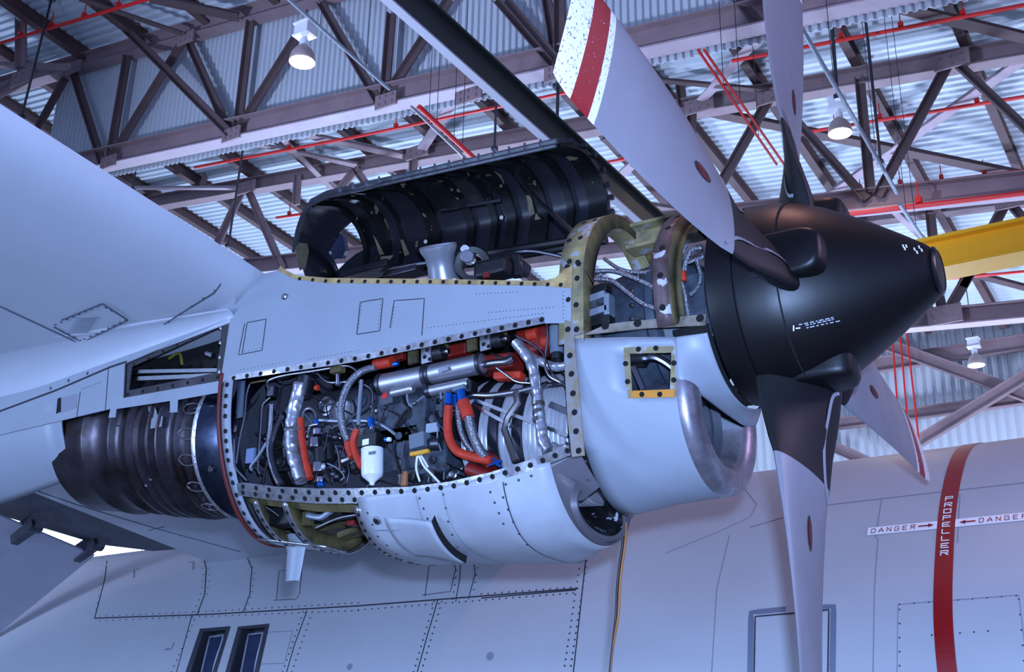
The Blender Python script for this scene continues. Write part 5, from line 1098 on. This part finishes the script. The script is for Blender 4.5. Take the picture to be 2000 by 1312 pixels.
def blade(idx):
    ang = PH + idx * math.pi / 2
    # unit vectors: d along the blade, t along rotation, measured in the y-z plane
    d = np.array((0, -math.sin(ang), math.cos(ang))); t = np.array((0, math.cos(ang), math.sin(ang)))
    if True:
        # for the blade pointing to -y, t must point up
        d0 = np.array((0, -1., 0)); t0 = np.array((0, 0, 1.))
        t = np.cross(np.array((1., 0, 0)), d) * -1.0
    RS = [.36, .40, .45, .52, .60, .70, .80, .90, 1.0, 1.15, 1.3, 1.45, 1.6, 1.72, 1.80, 1.84, 1.95, 1.97, 2.03, 2.06]
    beta = lambda r: float(np.interp(r, [.36, .55, .75, .95, 1.2, 1.5, 2.06], [-42, -29, -14, -5, 2, 7, 11]))
    chord = lambda r: float(np.interp(r, [.36, .40, .45, .62, .8, 1.2, 1.6, 1.9, 2.0, 2.06], [.41, .415, .42, .42, .42, .43, .43, .42, .41, .37]))
    thk = lambda r: float(np.interp(r, [.36, .45, .6, .9, 1.3, 2.06], [.15, .13, .095, .06, .038, .016]))
    N = 28; rows = []
    for r in RS:
        be = math.radians(beta(r)); c = chord(r); th = thk(r); e = np.array((math.sin(be), 0, 0)) + t * math.cos(be); nn = np.array((math.cos(be), 0, 0)) - t * math.sin(be); row = []
        for k in range(N):
            q = 2 * math.pi * k / N; s = math.cos(q); yy = math.sin(q); tt = .5 * (1 + s)
            prof = abs(yy) ** .9 * math.copysign(1, yy) * (.55 + .45 * (s * .5 + .5)) if r > .6 else yy
            camb = .03 * (1 - s * s)
            rr = r + (-.03 * s if .72 < r < .88 else 0)
            row.append(d * rr + e * (s * c / 2) + nn * (prof * th / 2 + camb * c * .6))
        rows.append(row)
    fm = []
    for i in range(len(RS) - 1):
        r = (RS[i] + RS[i + 1]) / 2; m = 0 if r < .80 else 1 if r < 1.80 else 2 if r < 1.84 else 3 if r < 1.95 else 2
        fm += [m] * N
    b = loft('blade', rows, [CUFF, BLADEG, BLADEW, BLADER], prop, closed=True, capends=True, fm=fm + [0, 2], auto=50)
    def bp(r, s, side, out):
        be = math.radians(beta(r)); c = chord(r); th = thk(r); e = np.array((math.sin(be), 0, 0)) + t * math.cos(be); nn = np.array((math.cos(be), 0, 0)) - t * math.sin(be)
        yy = math.sqrt(max(0, 1 - s * s)) ** .9; prof = side * yy * ((.55 + .45 * (s * .5 + .5)) if r > .6 else 1)
        rr = r + (-.03 * s if .72 < r < .88 else 0)
        return d * rr + e * (s * c / 2) + nn * (prof * th / 2 + .03 * (1 - s * s) * c * .6 + side * out)
    for side in (-1, 1):
        # oval maker's emblem
        mb = MB(); cs = 16
        for a0, m in ((1., 0), (.72, 1)):
            vs = [bp(1.07 + .075 * a0 * math.cos(2 * math.pi * k / cs), .12 + .12 * a0 * math.sin(2 * math.pi * k / cs), side, .002 + .002 * m) for k in range(cs)]; mb.add(vs, [tuple(range(cs))], m)
        for off_ in (-.03, 0, .03):
            vs = [bp(1.07 + .045 * a, .12 + off_ + .008 * b_, side, .006) for a, b_ in ((-1, -1), (1, -1), (1, 1), (-1, 1))]; mb.add(vs, [(0, 1, 2, 3)], 0)
        mb.build('blade_emblem', [mat('emblem_dark', (.16, .10, .12), .5), mat('emblem_red', (.50, .12, .14), .5)], prop, smooth=False)
        # pale edge of the de-icing boot on the cuff
        pth = [(.86, -.90), (.78, -.62), (.66, -.50), (.55, -.50), (.46, -.60), (.43, -.80)]
        for pth in ([pth] + ([[(.70, .30), (.60, .50), (.50, .78), (.41, .93)]] if idx == 0 else [])):
          P3 = spline([bp(r, s, side, .004) for r, s in pth], 5); vs = []; n = len(P3)
          for i in range(n):
            dd = P3[min(i + 1, n - 1)] - P3[max(i - 1, 0)]; be = math.radians(beta(.6)); nn = np.array((math.cos(be), 0, 0)) - t * math.sin(be); sd = np.cross(dd, nn); sd /= np.linalg.norm(sd); vs += [P3[i] - sd * .008, P3[i] + sd * .008]
          mk('boot_edge_strip', vs, [(2 * i, 2 * i + 1, 2 * i + 3, 2 * i + 2) for i in range(n - 1)], CUFFE, prop, smooth=False)
    # cuff fairing on the spinner
    ring0 = []; 
    for h_, sx, sy in ((.28, .20, .115), (.40, .20, .11), (.424, .19, .10), (.432, .175, .085)):
        ring0.append([d * h_ + np.array((1., 0, 0)) * (sx * math.copysign(abs(math.cos(q)) ** .45, math.cos(q)) + .055) + t * sy * math.copysign(abs(math.sin(q)) ** .55, math.sin(q)) for q in np.linspace(0, 2 * math.pi, 28)[:-1]])
    loft('blade_fairing', ring0, BLACK, prop, closed=True, capends=True, auto=50)
    return b
for i in range(4): blade(i)
# stencil print on the spinner and the exposed patch beside the upright blade
class Spin(Surf):
    def __init__(s): pass
    def F(s, p): return math.hypot(p[1], p[2]) - float(np.interp(p[0], [q[0] for q in SP], [q[1] for q in SP])) if -.3 < p[0] < .62 else .3
SPN = Spin(); SPN.t0 = 4.; SPN.t1 = 6.5
ribbon('spinner_print', [(1550, 635), (1550, 646)], SPN, .005, WHITE, prop); ribbon('spinner_print', [(1554, 641), (1563, 640)], SPN, .005, WHITE, prop)
mbp = MB(); rr = random.Random(5)
for k, (u0, v0, L) in enumerate(((1560, 634, 70), (1573, 635, 58), (1575, 640, 60))):
    u = u0
    while u < u0 + L:
        w = rr.uniform(3, 9); vv = v0 - (u - u0) * .21
        ribbon_mb(mbp, [(u, vv), (u + w, vv - w * .21)], SPN, .0045, .002); u += w + rr.uniform(2, 4)
mbp.build('spinner_print', mat('print_grey', (.66, .66, .70), .5), prop, smooth=False)
for k, (u, v) in enumerate(((1763, 478), (1766, 483), (1769, 478), (1785, 484), (1790, 490), (1794, 480), (1799, 486))): ribbon('spinner_print', [(u, v), (u + 2, v + 6)], SPN, .006, WHITE, prop)
studs('spinner_screw', [(1568, 489), (1560, 575), (1765, 540)][:1], 0, SPN, .006, WHITE, prop, .002)
skin('paint_chip', [(1565, 425), (1590, 416), (1606, 418), (1611, 428), (1600, 432), (1588, 430), (1572, 431)], PlaneY(-.13), mat('chip_white', (.85, .85, .88), .5), prop, th=.003, step=30) if False else None
# ------------------------------------------------------------------ cables hanging from the scoop
for dx, m, lb in ((0, RUBBER, 'black power cable hanging from the oil cooler scoop'), (5, CABO, 'orange cable hanging beside the black power cable')):
    pts = spline([W(u + dx * (1 if v < 1250 else .2), v, 1, y) for u, v, y in ((1218, 1020, .1), (1216, 1060, .1), (1207, 1130, .12), (1203, 1200, .12), (1197, 1260, .14), (1191, 1320, .15), (1180, 1500, .2), (1170, 1700, .2))], 5)
    pts = [p for p in pts if p[2] > -HZ + .02] + [np.array((pts[-1][0], pts[-1][1], -HZ + .02))] if pts[-1][2] < -HZ else pts + [np.array((pts[-1][0], pts[-1][1], -HZ + .012))]
    o = tube('hanging_cable', pts,   .0055 if dx else .0065, m, None, sm=False); tag(o, lb, 'cable')
